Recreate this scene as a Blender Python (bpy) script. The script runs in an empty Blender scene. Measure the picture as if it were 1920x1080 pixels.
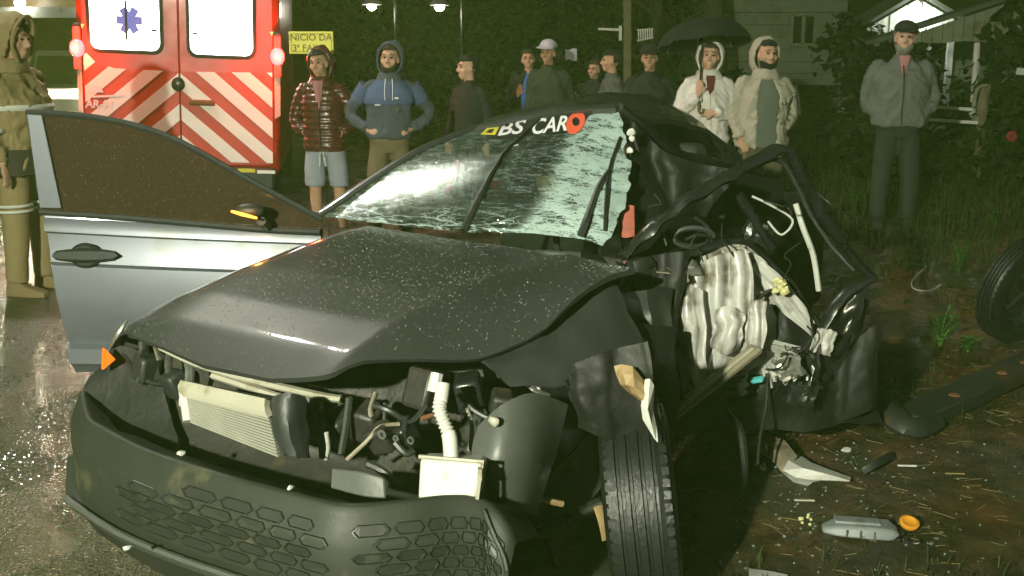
import bpy, bmesh, math, random
from mathutils import Vector, Matrix, noise, Euler
random.seed(11)
R = math.radians
V = Vector
scene = bpy.context.scene
COL = scene.collection
# ------------------------------------------------------------------ camera
CAMZ, PITCH, FPX = 1.6, R(12.5), 2000.0
cam_d = bpy.data.cameras.new('camera'); cam = bpy.data.objects.new('camera', cam_d); COL.objects.link(cam)
cam.location = (0, 0, CAMZ); cam.rotation_euler = (R(90) - PITCH, 0, 0)
cam_d.sensor_width = 36; cam_d.lens = 36 * FPX / 1920; cam_d.clip_end = 600; cam_d.clip_start = .05
scene.camera = cam
# ------------------------------------------------------------------ world, light, exposure
w = bpy.data.worlds.new('World'); scene.world = w; w.use_nodes = True
bg = w.node_tree.nodes['Background']
bg.inputs[0].default_value = (.52, .70, .24, 1); bg.inputs[1].default_value = .020     # rain cloud lit by the town
night_fill_d = bpy.data.lights.new('night_fill', 'SUN'); night_fill_d.energy = .03; night_fill_d.angle = R(12); night_fill_d.color = (.9, 1, .8)  # weak fill lamp added for soft ambient light at night
night_fill = bpy.data.objects.new('night_fill', night_fill_d); COL.objects.link(night_fill); night_fill.rotation_euler = (R(30), R(-12), 0)
def spot_at(name, loc, target, energy, size, color, radius=.12, blend=.5):
    d = bpy.data.lights.new(name, 'SPOT'); d.energy = energy; d.spot_size = R(size); d.spot_blend = blend
    d.color = color; d.shadow_soft_size = radius
    o = bpy.data.objects.new(name, d); COL.objects.link(o); o.location = loc
    o.rotation_euler = (V(target) - V(loc)).to_track_quat('-Z', 'Y').to_euler()
    return o
# scene light of the rescue truck standing behind the photographer, to the left
spot_at('truck_floodlight', (-2.7, -3.4, 3.1), (.5, 5.5, .6), 4300, 66, (.98, 1, .78), .10, .9)
scene.view_settings.view_transform = 'Standard'; scene.view_settings.look = 'None'
scene.view_settings.exposure = 0.22; scene.view_settings.gamma = 1.0; scene.view_settings.use_curve_mapping = False
scene.cycles.use_denoising = True
scene.cycles.max_bounces = 5; scene.cycles.diffuse_bounces = 2; scene.cycles.glossy_bounces = 3; scene.cycles.transparent_max_bounces = 8
scene.cycles.use_adaptive_sampling = True; scene.cycles.adaptive_threshold = .05; scene.cycles.adaptive_min_samples = 12
scene.cycles.sample_clamp_indirect = 4
# ------------------------------------------------------------------ helpers
CP, SP = math.cos(PITCH), math.sin(PITCH)
def ray(px, py):
    a, b = (px - 960) / FPX, (540 - py) / FPX
    return V((a, CP + b * SP, -SP + b * CP))
def at(px, py, Y):
    r = ray(px, py); return V((0, 0, CAMZ)) + r * (Y / r.y)
def gp(px, py, z=0.0):
    r = ray(px, py); return V((0, 0, CAMZ)) + r * ((z - CAMZ) / r.z)
def lerp(a, b, t): return a + (b - a) * t
def sstep(a, b, x):
    t = max(0, min(1, (x - a) / (b - a))); return t * t * (3 - 2 * t)
def interp(tab, x):
    if x <= tab[0][0]: return tab[0][1]
    for (a, p), (b, q) in zip(tab, tab[1:]):
        if x <= b:
            t = (x - a) / (b - a); return p + (q - p) * t
    return tab[-1][1]
def catmull(pts, n=6, closed=False):
    P = [V(p) for p in pts]; out = []
    m = len(P); rng = range(m if closed else m - 1)
    for i in rng:
        if closed: a, b, c, d = P[i - 1], P[i], P[(i + 1) % m], P[(i + 2) % m]
        else: a, b, c, d = P[max(i - 1, 0)], P[i], P[i + 1], P[min(i + 2, m - 1)]
        for k in range(n):
            t = k / n
            out.append(.5 * ((2 * b) + (c - a) * t + (2 * a - 5 * b + 4 * c - d) * t * t + (3 * b - a - 3 * c + d) * t ** 3))
    if not closed: out.append(P[-1].copy())
    return out
class MB:
    def __init__(s): s.v = []; s.f = []
    def add(s, vs, fs):
        o = len(s.v); s.v += [V(p) for p in vs]; s.f += [tuple(i + o for i in f) for f in fs]; return s
    def box(s, c, size, rot=None, taper=1.0):
        x, y, z = [q / 2 for q in size]
        vs = [V((sx * x * (taper if sz > 0 else 1), sy * y * (taper if sz > 0 else 1), sz * z)) for sz in (-1, 1) for sy in (-1, 1) for sx in (-1, 1)]
        if rot is not None:
            m = rot if isinstance(rot, Matrix) else Euler(rot).to_matrix()
            vs = [m @ q for q in vs]
        vs = [q + V(c) for q in vs]
        return s.add(vs, [(0, 2, 3, 1), (4, 5, 7, 6), (0, 1, 5, 4), (2, 6, 7, 3), (0, 4, 6, 2), (1, 3, 7, 5)])
    def bar(s, a, b, wd, th, up=(0, 0, 1)):
        a, b = V(a), V(b); d = (b - a); L = d.length; d.normalize()
        u = V(up); x = d.cross(u)
        if x.length < 1e-4: x = d.cross(V((1, 0, 0)))
        x.normalize(); y = x.cross(d)
        m = Matrix((x, d, y)).transposed()
        return s.box((a + b) / 2, (wd, L, th), m)
    def tube(s, pts, r, n=8, closed=False, flat=1.0, caps=True):
        P = [V(p) for p in pts]; m = len(P)
        if m < 2: return s
        rr = r if isinstance(r, (list, tuple)) else [r] * m
        if len(rr) == 1: rr = list(rr) * m
        if len(rr) != m: rr = [interp([(i / (len(rr) - 1), q) for i, q in enumerate(rr)], k / (m - 1)) for k in range(m)]
        T = []
        for i in range(m):
            if closed: d = P[(i + 1) % m] - P[i - 1]
            else: d = P[min(i + 1, m - 1)] - P[max(i - 1, 0)]
            T.append(d.normalized() if d.length > 1e-9 else V((0, 0, 1)))
        ref = V((0, 0, 1)) if abs(T[0].z) < .9 else V((0, 1, 0))
        nrm = T[0].cross(ref).normalized(); rings = []
        for i in range(m):
            nrm = (nrm - T[i] * nrm.dot(T[i]))
            nrm = nrm.normalized() if nrm.length > 1e-6 else T[i].orthogonal().normalized()
            b = T[i].cross(nrm)
            rings.append([P[i] + (nrm * math.cos(a) + b * math.sin(a) * flat) * rr[i] for a in (2 * math.pi * k / n for k in range(n))])
        return s.loft(rings, closed, caps)
    def loft(s, rings, closed=False, caps=True):
        n = len(rings[0]); m = len(rings); vs = [p for r_ in rings for p in r_]; fs = []
        for i in range(m if closed else m - 1):
            j = (i + 1) % m
            for k in range(n):
                l = (k + 1) % n; fs.append((i * n + k, i * n + l, j * n + l, j * n + k))
        if caps and not closed:
            fs.append(tuple(range(n - 1, -1, -1))); fs.append(tuple((m - 1) * n + k for k in range(n)))
        return s.add(vs, fs)
    def sheet(s, rows, th=0.0):
        m, n = len(rows), len(rows[0]); P = [[V(p) for p in r_] for r_ in rows]
        fs = [(i * n + j, i * n + j + 1, (i + 1) * n + j + 1, (i + 1) * n + j) for i in range(m - 1) for j in range(n - 1)]
        if not th: return s.add([p for r_ in P for p in r_], fs)
        N = []
        for i in range(m):
            for j in range(n):
                a = P[i][min(j + 1, n - 1)] - P[i][max(j - 1, 0)]; b = P[min(i + 1, m - 1)][j] - P[max(i - 1, 0)][j]
                c = a.cross(b); N.append(c.normalized() if c.length > 1e-12 else V((0, 0, 1)))
        top = [p for r_ in P for p in r_]; k0 = m * n
        vs = top + [p - q * th for p, q in zip(top, N)]
        fs2 = fs + [tuple(k0 + q for q in reversed(f)) for f in fs]
        edge = [j for j in range(n)] + [i * n + n - 1 for i in range(1, m)] + [(m - 1) * n + j for j in range(n - 2, -1, -1)] + [i * n for i in range(m - 2, 0, -1)]
        for a, b in zip(edge, edge[1:] + edge[:1]): fs2.append((b, a, k0 + a, k0 + b))
        return s.add(vs, fs2)
    def prism(s, poly, vec):
        P = [V(p) for p in poly]; n = len(P); d = V(vec)
        return s.add(P + [p + d for p in P], [tuple(range(n)), tuple(range(2 * n - 1, n - 1, -1))] + [(i, i + n, (i + 1) % n + n, (i + 1) % n) for i in range(n)])
    def ball(s, c, r, nu=16, nv=10, m=None):
        r = r if isinstance(r, (tuple, list)) else (r, r, r); c = V(c)
        vs = []; fs = []
        for i in range(1, nv):
            t = math.pi * i / nv
            for k in range(nu):
                a = 2 * math.pi * k / nu
                vs.append(V((r[0] * math.sin(t) * math.cos(a), r[1] * math.sin(t) * math.sin(a), r[2] * math.cos(t))))
        vs.append(V((0, 0, r[2]))); vs.append(V((0, 0, -r[2])))
        for i in range(nv - 2):
            for k in range(nu):
                l = (k + 1) % nu; fs.append((i * nu + k, (i + 1) * nu + k, (i + 1) * nu + l, i * nu + l))
        T, B = len(vs) - 2, len(vs) - 1
        for k in range(nu):
            l = (k + 1) % nu; fs.append((T, k, l)); fs.append((B, (nv - 2) * nu + l, (nv - 2) * nu + k))
        if m is not None: vs = [m @ p for p in vs]
        return s.add([p + c for p in vs], fs)
    def lathe(s, prof, n=32, axis='X', c=(0, 0, 0), closed_prof=False):
        rings = []
        for k in range(n):
            a = 2 * math.pi * k / n; ca, sa = math.cos(a), math.sin(a)
            if axis == 'X': rings.append([V((x, r_ * ca, r_ * sa)) + V(c) for x, r_ in prof])
            elif axis == 'Y': rings.append([V((r_ * ca, x, r_ * sa)) + V(c) for x, r_ in prof])
            else: rings.append([V((r_ * ca, r_ * sa, x)) + V(c) for x, r_ in prof])
        m = len(prof); vs = [p for r_ in rings for p in r_]; fs = []
        for k in range(n):
            l = (k + 1) % n
            for i in range(m if closed_prof else m - 1):
                j = (i + 1) % m; fs.append((k * m + i, k * m + j, l * m + j, l * m + i))
        return s.add(vs, fs)
    def xf(s, m): s.v = [m @ p for p in s.v]; return s
    def jitter(s, amp, sc=5.0, seed=0.0):
        s.v = [p + noise.noise_vector(p * sc + V((seed, seed * 1.7, 0))) * amp for p in s.v]; return s
    def mesh(s, name):
        me = bpy.data.meshes.new(name); me.from_pydata([tuple(p) for p in s.v], [], s.f); return me
    def build(s, name, m, parent=None, smooth=True, bevel=0.0, ang=40, fix=True, label=None):
        me = s.mesh(name)
        if fix:
            bm = bmesh.new(); bm.from_mesh(me); bmesh.ops.recalc_face_normals(bm, faces=bm.faces); bm.to_mesh(me); bm.free()
        return finish(name, me, m, parent, smooth, bevel, ang, label)
def finish(name, me, m, parent=None, smooth=True, bevel=0.0, ang=40, label=None):
    o = bpy.data.objects.new(name, me); COL.objects.link(o)
    me.materials.clear(); me.materials.append(m)
    if parent is None and len(me.vertices):
        xs = [v_.co for v_ in me.vertices]
        c = V(((min(p.x for p in xs) + max(p.x for p in xs)) / 2, (min(p.y for p in xs) + max(p.y for p in xs)) / 2, min(p.z for p in xs)))
        me.transform(Matrix.Translation(-c)); o.location = c
    if smooth:
        me.polygons.foreach_set('use_smooth', [True] * len(me.polygons))
        if ang < 180: me.set_sharp_from_angle(angle=R(ang))
    if bevel:
        b = o.modifiers.new('bevel', 'BEVEL'); b.width = bevel; b.segments = 2; b.limit_method = 'ANGLE'; b.angle_limit = R(35)
    if parent is not None: o.parent = parent
    if label: o['label'] = label
    return o
def tag(o, label, cat, group=None, kind=None):
    if label: o['label'] = label
    if cat: o['category'] = cat
    if group: o['group'] = group
    if kind: o['kind'] = kind
    return o
def struct(o, kind='structure', label=None): return tag(o, label, None, None, kind)
def thing(name, label, cat, loc=(0, 0, 0), rz=0.0, group=None):
    o = bpy.data.objects.new(name, None); COL.objects.link(o); o.empty_display_size = .2
    o.location = loc; o.rotation_euler = (0, 0, rz); return tag(o, label, cat, group)
def evaluated(mb, mods):
    me = mb.mesh('tmp'); o = bpy.data.objects.new('tmp', me); COL.objects.link(o)
    for t, kw in mods:
        md = o.modifiers.new(t, t)
        for k, v_ in kw.items(): setattr(md, k, v_)
    dg = bpy.context.evaluated_depsgraph_get()
    out = bpy.data.meshes.new_from_object(o.evaluated_get(dg))
    bpy.data.objects.remove(o); bpy.data.meshes.remove(me)
    return out
def remesh(mb, voxel, it=4, fac=.5):
    return evaluated(mb, [('REMESH', dict(mode='VOXEL', voxel_size=voxel)), ('SMOOTH', dict(factor=fac, iterations=it))])
def text_mesh(txt, size=1.0, shear=0.0, bold=0.0, ext=0.0):
    c = bpy.data.curves.new('t', 'FONT'); c.body = txt; c.size = size; c.shear = shear; c.offset = bold; c.extrude = ext
    c.align_x = 'CENTER'; c.align_y = 'CENTER'; c.resolution_u = 3
    o = bpy.data.objects.new('t', c); COL.objects.link(o)
    dg = bpy.context.evaluated_depsgraph_get(); me = bpy.data.meshes.new_from_object(o.evaluated_get(dg))
    bpy.data.objects.remove(o); bpy.data.curves.remove(c); return me
# ------------------------------------------------------------------ materials
def mat(name, col, rough=.5, metal=0.0, var=.18, scale=6.0, bump=0.0, bscale=60.0, spec=.5, rvar=.12, dirt=None, dscale=3.0, damt=.5, emit=None, es=0.0, coat=0.0, trans=0.0, aniso=None):
    m = bpy.data.materials.new(name); m.use_nodes = True; nt = m.node_tree; N, L = nt.nodes, nt.links
    b = N['Principled BSDF']; tc = N.new('ShaderNodeTexCoord'); src = tc.outputs['Object']
    nz = N.new('ShaderNodeTexNoise'); nz.inputs['Scale'].default_value = scale; nz.inputs['Detail'].default_value = 5
    L.new(src, nz.inputs['Vector'])
    mx = N.new('ShaderNodeMix'); mx.data_type = 'RGBA'
    c = V(col[:3]); lo = c * (1 - var); hi = c * (1 + var)
    mx.inputs[6].default_value = (*lo, 1); mx.inputs[7].default_value = (*hi, 1)
    L.new(nz.outputs['Fac'], mx.inputs[0]); out = mx.outputs[2]
    if dirt is not None:
        n2 = N.new('ShaderNodeTexNoise'); n2.inputs['Scale'].default_value = dscale; n2.inputs['Detail'].default_value = 8; n2.inputs['Roughness'].default_value = .65
        L.new(src, n2.inputs['Vector'])
        rp = N.new('ShaderNodeValToRGB'); rp.color_ramp.elements[0].position = .62 - .3 * damt; rp.color_ramp.elements[1].position = .75 - .2 * damt
        L.new(n2.outputs['Fac'], rp.inputs[0])
        m2 = N.new('ShaderNodeMix'); m2.data_type = 'RGBA'; L.new(rp.outputs[0], m2.inputs[0]); L.new(out, m2.inputs[6]); m2.inputs[7].default_value = (*dirt, 1); out = m2.outputs[2]
    L.new(out, b.inputs['Base Color'])
    mr = N.new('ShaderNodeMapRange'); mr.inputs[3].default_value = max(.02, rough - rvar); mr.inputs[4].default_value = min(1, rough + rvar)
    n3 = N.new('ShaderNodeTexNoise'); n3.inputs['Scale'].default_value = scale * 2.7; n3.inputs['Detail'].default_value = 4; L.new(src, n3.inputs['Vector'])
    L.new(n3.outputs['Fac'], mr.inputs[0]); L.new(mr.outputs[0], b.inputs['Roughness'])
    b.inputs['Metallic'].default_value = metal; b.inputs['Specular IOR Level'].default_value = spec
    b.inputs['Coat Weight'].default_value = coat; b.inputs['Coat Roughness'].default_value = .06
    if trans: b.inputs['Transmission Weight'].default_value = trans
    if bump:
        n4 = N.new('ShaderNodeTexNoise'); n4.inputs['Scale'].default_value = bscale; n4.inputs['Detail'].default_value = 4; L.new(src, n4.inputs['Vector'])
        bp = N.new('ShaderNodeBump'); bp.inputs['Strength'].default_value = bump; bp.inputs['Distance'].default_value = .01
        L.new(n4.outputs['Fac'], bp.inputs['Height']); L.new(bp.outputs[0], b.inputs['Normal'])
    if emit is not None:
        b.inputs['Emission Color'].default_value = (*emit, 1); b.inputs['Emission Strength'].default_value = es
    return m
M = {}
def mk(k, *a, **kw): M[k] = mat(k, *a, **kw); return M[k]
mk('dark_paint', (.050, .051, .049), .42, .25, .10, 2.0, coat=1.0, rvar=.08, bump=.04, bscale=400)
mk('silver_lit_paint', (.155, .165, .19), .42, .55, .06, 2.0, coat=.5, rvar=.06, dirt=(.12, .12, .10), dscale=2.2, damt=.25)  # door: dark paint with its lit brightness put into the colour; sash cover: silver
mk('black_plastic', (.022, .024, .022), .5, 0, .25, 9, bump=.12, bscale=90)
mk('grey_plastic', (.075, .08, .07), .42, 0, .25, 6, bump=.1, bscale=50)
mk('bumper_plastic', (.026, .029, .021), .56, 0, .2, 5, spec=.35, bump=.08, bscale=120, dirt=(.10, .095, .05), dscale=5, damt=.2)
mk('rubber', (.010, .011, .010), .46, 0, .3, 14, bump=.25, bscale=70)
mk('white_plastic', (.56, .56, .51), .38, 0, .06, 8, dirt=(.35, .32, .22), dscale=9, damt=.18)
mk('cream_plastic', (.36, .345, .27), .5, 0, .12, 10, dirt=(.2, .17, .1), dscale=8, damt=.3)
mk('bare_metal', (.42, .42, .37), .38, .8, .2, 9, bump=.15, bscale=40, dirt=(.12, .10, .06), dscale=6, damt=.4)
mk('inner_panel', (.46, .455, .42), .42, .05, .14, 7, coat=.15, dirt=(.085, .07, .045), dscale=6, damt=.42)
mk('dark_metal', (.055, .058, .055), .30, .7, .3, 8, bump=.2, bscale=30, dirt=(.03, .025, .015), dscale=5, damt=.4)
mk('engine_dark', (.03, .03, .025), .5, .2, .5, 12, bump=.3, bscale=40, dirt=(.09, .07, .035), dscale=9, damt=.35)
mk('cabin_dark', (.022, .022, .02), .7, 0, .3, 9)
mk('seat_cloth', (.04, .038, .034), .85, 0, .3, 30)
mk('tan_plastic', (.30, .21, .10), .4, 0, .3, 12, dirt=(.1, .07, .04), dscale=10, damt=.3)
mk('trim_tan', (.24, .21, .15), .45, 0, .25, 14, dirt=(.08, .07, .04), dscale=9, damt=.4)
mk('yellow_foam', (.55, .52, .25), .8, 0, .2, 20, bump=.5, bscale=60)
mk('teal', (.1, .45, .45), .4, 0)
mk('red_strap', (.55, .05, .035), .6, 0)
mk('peach', (.55, .30, .16), .6, 0)
mk('orange_lens', (.45, .09, .008), .25, 0, .15, emit=(1, .15, .01), es=.8)
mk('amber_light', (1, .35, .03), .2, 0, .02, emit=(1, .30, .03), es=5)
mk('water', (.20, .20, .18), .13, .2, .1, 5, spec=1.0, rvar=.02)
mk('wire', (.02, .02, .018), .45)
mk('pale_wire', (.5, .5, .45), .4)
mk('banner_black', (.012, .012, .012), .4)
mk('white_vinyl', (.85, .85, .85), .5, var=.03)
mk('yellow_vinyl', (.75, .65, .04), .5, var=.06)
mk('red_vinyl', (.75, .10, .04), .5, var=.06)
mk('amb_red', (.50, .014, .010), .33, .05, .08, 2.0, coat=.5, dirt=(.30, .03, .02), dscale=3, damt=.2)
mk('stripe_white', (.93, .92, .84), .45, var=.03, scale=3)
mk('stripe_red', (.58, .03, .012), .45, var=.06, scale=3)
mk('gasket', (.02, .018, .018), .5)
mk('window_light', (.9, .92, .95), .3, emit=(.95, 1, 1), es=9, var=.02)
mk('tail_red', (.9, .03, .02), .2, emit=(1, .014, .01), es=5, var=.02)
mk('tail_core', (.9, .1, .06), .2, emit=(1, .009, .011), es=45, var=.02)
mk('emblem_blue', (.12, .14, .55), .5, emit=(.25, .28, .8), es=.35, var=.05)
mk('amber_mark', (.9, .4, .05), .3, emit=(1, .5, .1), es=1.2)
mk('sign_yellow', (.95, .88, .12), .5, var=.03)
mk('sign_ink', (.22, .20, .02), .6, var=.1)
mk('galv', (.28, .28, .26), .5, .5, .15)
mk('lamp_white', (1, 1, 1), .3, emit=(1, .97, .88), es=40, var=0)
mk('lamp_cool', (1, 1, 1), .3, emit=(.95, 1, .96), es=60, var=0)
mk('concrete', (.26, .26, .22), .8, 0, .2, 6, bump=.2)
mk('house_paint', (.17, .195, .14), .75, 0, .2, 2.5, bump=.1, bscale=20, dirt=(.10, .10, .06), dscale=2, damt=.4)
mk('board_pale', (.20, .215, .15), .75, 0, .3, 5, bump=.15, bscale=30, dirt=(.12, .11, .06), dscale=4, damt=.4)
mk('board_white', (.62, .63, .55), .7, 0, .15, 5, bump=.1, bscale=30, dirt=(.3, .3, .2), dscale=4, damt=.25)
mk('old_wood', (.14, .12, .07), .85, 0, .35, 9, bump=.4, bscale=30)
mk('roof_sheet', (.10, .11, .09), .5, .3, .3, 4)
mk('dark_glass', (.012, .014, .012), .12, 0, .2)
mk('bark', (.045, .036, .022), .9, 0, .4, 8, bump=.6, bscale=20)
mk('white_paint', (.70, .70, .66), .35, 0, .06, 3, coat=.3)
mk('headlamp', (1, .9, .7), .2, emit=(1, .82, .45), es=14, var=0)
mk('rust', (.20, .085, .035), .85, 0, .4, 12)
mk('steel_beam', (.035, .042, .035), .5, .3, .3, 6, dirt=(.12, .06, .025), dscale=5, damt=.35)
mk('petal_red', (.22, .02, .025), .6)
def leafmat(k, c, v=.45):
    m = mat(k, c, .65, 0, v, 1.3, spec=.12); b = m.node_tree.nodes['Principled BSDF']; M[k] = m
leafmat('leaf_dark', (.010, .013, .005)); leafmat('leaf_red_glow', (.019, .016, .006)); leafmat('leaf_green', (.013, .027, .006)); leafmat('weed_green', (.06, .15, .025)); leafmat('grass_blade', (.026, .042, .011)); leafmat('straw', (.19, .15, .07))  # browner leaf tone: the red lamplight is put into its colour
# people
def cloth(k, c, r=.85, v=.16, **kw): mk(k, c, r, 0, v, kw.pop('scale', 9), bump=kw.pop('bump', .25), bscale=kw.pop('bscale', 140), **kw)
for k, c in dict(skin=(.60, .36, .25), skin2=(.54, .32, .21), skin3=(.66, .41, .29), hair_black=(.012, .010, .009), hair_brown=(.04, .024, .014), hair_grey=(.25, .24, .21), eye=(.015, .012, .010), pink=(.45, .19, .20), shorts_blue=(.33, .36, .42), hoodie_blue=(.085, .115, .22), hoodie_slate=(.075, .085, .11), khaki=(.17, .135, .075), black_cloth=(.014, .014, .013), blue_shirt=(.05, .15, .50), grey_cloth=(.085, .09, .085), olive_dark=(.035, .042, .028), cap_white=(.55, .52, .58), dark_green=(.03, .15, .04), white_coat=(.72, .70, .64), maroon=(.14, .015, .02), beige=(.40, .37, .29), shirt_green=(.13, .15, .125), olive_short=(.105, .09, .05), jacket_grey=(.125, .13, .115), trouser_dark=(.022, .028, .022), denim=(.025, .04, .075), shoe_dark=(.02, .02, .018), shoe_grey=(.25, .25, .23), turnout=(.34, .26, .13), turnout_dark=(.055, .045, .03), reflect=(.80, .82, .74), boot=(.30, .22, .11), logo_ink=(.05, .05, .045), umbrella_black=(.006, .006, .006)).items(): cloth(k, c)
for k in ('skin', 'skin2', 'skin3'):
    b = M[k].node_tree.nodes['Principled BSDF']; b.inputs['Subsurface Weight'].default_value = .08; b.inputs['Subsurface Radius'].default_value = (.01, .004, .002)
mk('puffer', (.085, .022, .018), .28, 0, .2, 9, bump=.2, bscale=60, coat=.25)
M['reflect'].node_tree.nodes['Principled BSDF'].inputs['Roughness'].default_value = .3
# ================================================================== ground and road
def road_edge(y): return -.55 - .17 * (y - 3)
def gz(x, y):
    e = x - road_edge(y)
    s = sstep(-.05, .6, e)
    h = -.05 + s * .05
    h += s * (.030 * noise.noise(V((x * 1.1, y * 1.1, 3))) + .014 * noise.noise(V((x * 3.7, y * 3.7, 9))) + .010 * noise.noise(V((x * 10, y * 10, 1))) + .007 * abs(noise.noise(V((x * 19, y * 19, 6)))))
    h += .24 * sstep(1.6, 4.4, x) * sstep(5.5, 8.5, y)
    return h
def wet_ground():
    m = bpy.data.materials.new('wet_mud'); m.use_nodes = True; nt = m.node_tree; N, L = nt.nodes, nt.links; b = N['Principled BSDF']
    tc = N.new('ShaderNodeTexCoord')
    def nz(s, d=6, r=.6):
        n = N.new('ShaderNodeTexNoise'); n.inputs['Scale'].default_value = s; n.inputs['Detail'].default_value = d; n.inputs['Roughness'].default_value = r; L.new(tc.outputs['Object'], n.inputs['Vector']); return n.outputs['Fac']
    def ramp(src, stops):
        r_ = N.new('ShaderNodeValToRGB'); e = r_.color_ramp.elements
        e[0].position, e[0].color = stops[0][0], (*stops[0][1], 1); e[1].position, e[1].color = stops[-1][0], (*stops[-1][1], 1)
        for p, c in stops[1:-1]: q = e.new(p); q.color = (*c, 1)
        L.new(src, r_.inputs[0]); return r_.outputs[0]
    c1 = ramp(nz(1.1, 8, .62), [(.34, (.040, .036, .018)), (.47, (.072, .058, .030)), (.60, (.13, .068, .028)), (.72, (.17, .085, .034))])
    c2 = ramp(nz(7, 8, .7), [(.35, (.35, .35, .3)), (.65, (1.25, 1.2, 1.1))])
    mx = N.new('ShaderNodeMix'); mx.data_type = 'RGBA'; mx.blend_type = 'MULTIPLY'; mx.inputs[0].default_value = 1; L.new(c1, mx.inputs[6]); L.new(c2, mx.inputs[7])
    c3 = ramp(nz(2.3, 6, .6), [(.50, (0, 0, 0)), (.62, (1, 1, 1))])
    m2 = N.new('ShaderNodeMix'); m2.data_type = 'RGBA'; L.new(c3, m2.inputs[0]); L.new(mx.outputs[2], m2.inputs[6]); m2.inputs[7].default_value = (.038, .045, .016, 1)
    L.new(m2.outputs[2], b.inputs['Base Color'])
    L.new(ramp(nz(1.7, 5), [(.40, (.12,) * 3), (.47, (.35,) * 3), (.62, (.75,) * 3)]), b.inputs['Roughness'])
    bp = N.new('ShaderNodeBump'); bp.inputs['Strength'].default_value = .75; bp.inputs['Distance'].default_value = .03; L.new(nz(26, 8, .7), bp.inputs['Height']); L.new(bp.outputs[0], b.inputs['Normal'])
    return m
def wet_asphalt():
    m = bpy.data.materials.new('wet_asphalt'); m.use_nodes = True; nt = m.node_tree; N, L = nt.nodes, nt.links; b = N['Principled BSDF']
    tc = N.new('ShaderNodeTexCoord')
    n1 = N.new('ShaderNodeTexNoise'); n1.inputs['Scale'].default_value = 1.3; n1.inputs['Detail'].default_value = 7; L.new(tc.outputs['Object'], n1.inputs['Vector'])
    rp = N.new('ShaderNodeValToRGB'); rp.color_ramp.elements[0].color = (.048, .047, .028, 1); rp.color_ramp.elements[1].color = (.135, .125, .070, 1); L.new(n1.outputs['Fac'], rp.inputs[0]); L.new(rp.outputs[0], b.inputs['Base Color'])
    r2 = N.new('ShaderNodeMapRange'); r2.inputs[1].default_value = .35; r2.inputs[2].default_value = .65; r2.inputs[3].default_value = .12; r2.inputs[4].default_value = .34; L.new(n1.outputs['Fac'], r2.inputs[0]); L.new(r2.outputs[0], b.inputs['Roughness'])
    vo = N.new('ShaderNodeTexVoronoi'); vo.inputs['Scale'].default_value = 95; L.new(tc.outputs['Object'], vo.inputs['Vector'])
    n2 = N.new('ShaderNodeTexNoise'); n2.inputs['Scale'].default_value = 45; n2.inputs['Detail'].default_value = 5; L.new(tc.outputs['Object'], n2.inputs['Vector'])
    ad = N.new('ShaderNodeMath'); L.new(vo.outputs['Distance'], ad.inputs[0]); L.new(n2.outputs['Fac'], ad.inputs[1])
    bp = N.new('ShaderNodeBump'); bp.inputs['Strength'].default_value = .55; bp.inputs['Distance'].default_value = .012; L.new(ad.outputs[0], bp.inputs['Height']); L.new(bp.outputs[0], b.inputs['Normal'])
    return m
M['mud'] = wet_ground(); M['asphalt'] = wet_asphalt()
def axis_vals(dense, far, step):
    a, b = dense; out = [a + i * step for i in range(int((b - a) / step) + 1)]
    s = step
    x = a
    left = []
    while x > far[0]: s *= 1.35; x -= s; left.append(x)
    s = step; x = out[-1]; right = []
    while x < far[1]: s *= 1.35; x += s; right.append(x)
    return left[::-1] + out + right
xs = axis_vals((-1.2, 4.4), (-220, 220), .03); ys = axis_vals((2.0, 8.5), (-60, 320), .032)
g = MB(); g.sheet([[V((x, y, gz(x, y))) for x in xs] for y in ys])
go = g.build('ground', M['mud'], fix=False, ang=180); struct(go, label='wet brown mud and weedy verge beside the road')
rows = []
for y in [-20, -5, 0, 1, 2, 3, 4, 5, 6, 7, 8, 9, 10, 11, 12, 14, 17, 20, 26, 35, 60]:
    e = road_edge(min(y, 40)); r_ = []
    for x in (-24, -16, -10, -8, -6, -4.5, -3.5, -2.6, -2.0, -1.5, -1.1, -.7, -.4, -.2, 0):
        j = .07 * noise.noise(V((y * .8, 4, 0))) if x == 0 else 0
        r_.append(V((e + x + j, y, .004 - (.03 if x == 0 else 0))))
    rows.append(r_)
struct(MB().sheet(rows).build('road', M['asphalt'], fix=False, ang=180), label='wet dark asphalt road under the ambulance')
# grass on the verge (nobody could count it)
gb = MB(); st = MB()
def blade(mb, p, h, lean, wd):
    a = random.uniform(0, 6.28); d = V((math.cos(a), math.sin(a), 0)); sd = V((-d.y, d.x, 0)) * wd
    q = p + V((0, 0, h * .55)) + d * lean * .35; t = p + V((0, 0, h)) + d * lean
    o = len(mb.v); mb.v += [p - sd, p + sd, q + sd * .7, q - sd * .7, t]; mb.f += [(o, o + 1, o + 2, o + 3), (o + 3, o + 2, o + 4)]
n = 0
while n < 26000:
    y = random.uniform(3.0, 16); x = random.uniform(.6, 8.5)
    if x < road_edge(y) + .5: continue
    d = noise.noise(V((x * .9, y * .9, 7))) + .6 * noise.noise(V((x * 2.7, y * 2.7, 2)))
    far = sstep(5.2, 9, y) * sstep(1.3, 3.2, x)
    if d < .22 - .75 * far + random.uniform(-.15, .25): n += .25; continue
    k = .4 + .6 * far
    blade(gb, V((x, y, gz(x, y) - .01)), random.uniform(.03, .12) * (.7 + 1.8 * far * random.random()), random.uniform(.01, .07), random.uniform(.002, .005) * (1 + far)); n += 1
struct(gb.build('grass', M['grass_blade'], fix=False, smooth=False), 'stuff', 'low wet grass and weeds growing on the verge')
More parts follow.
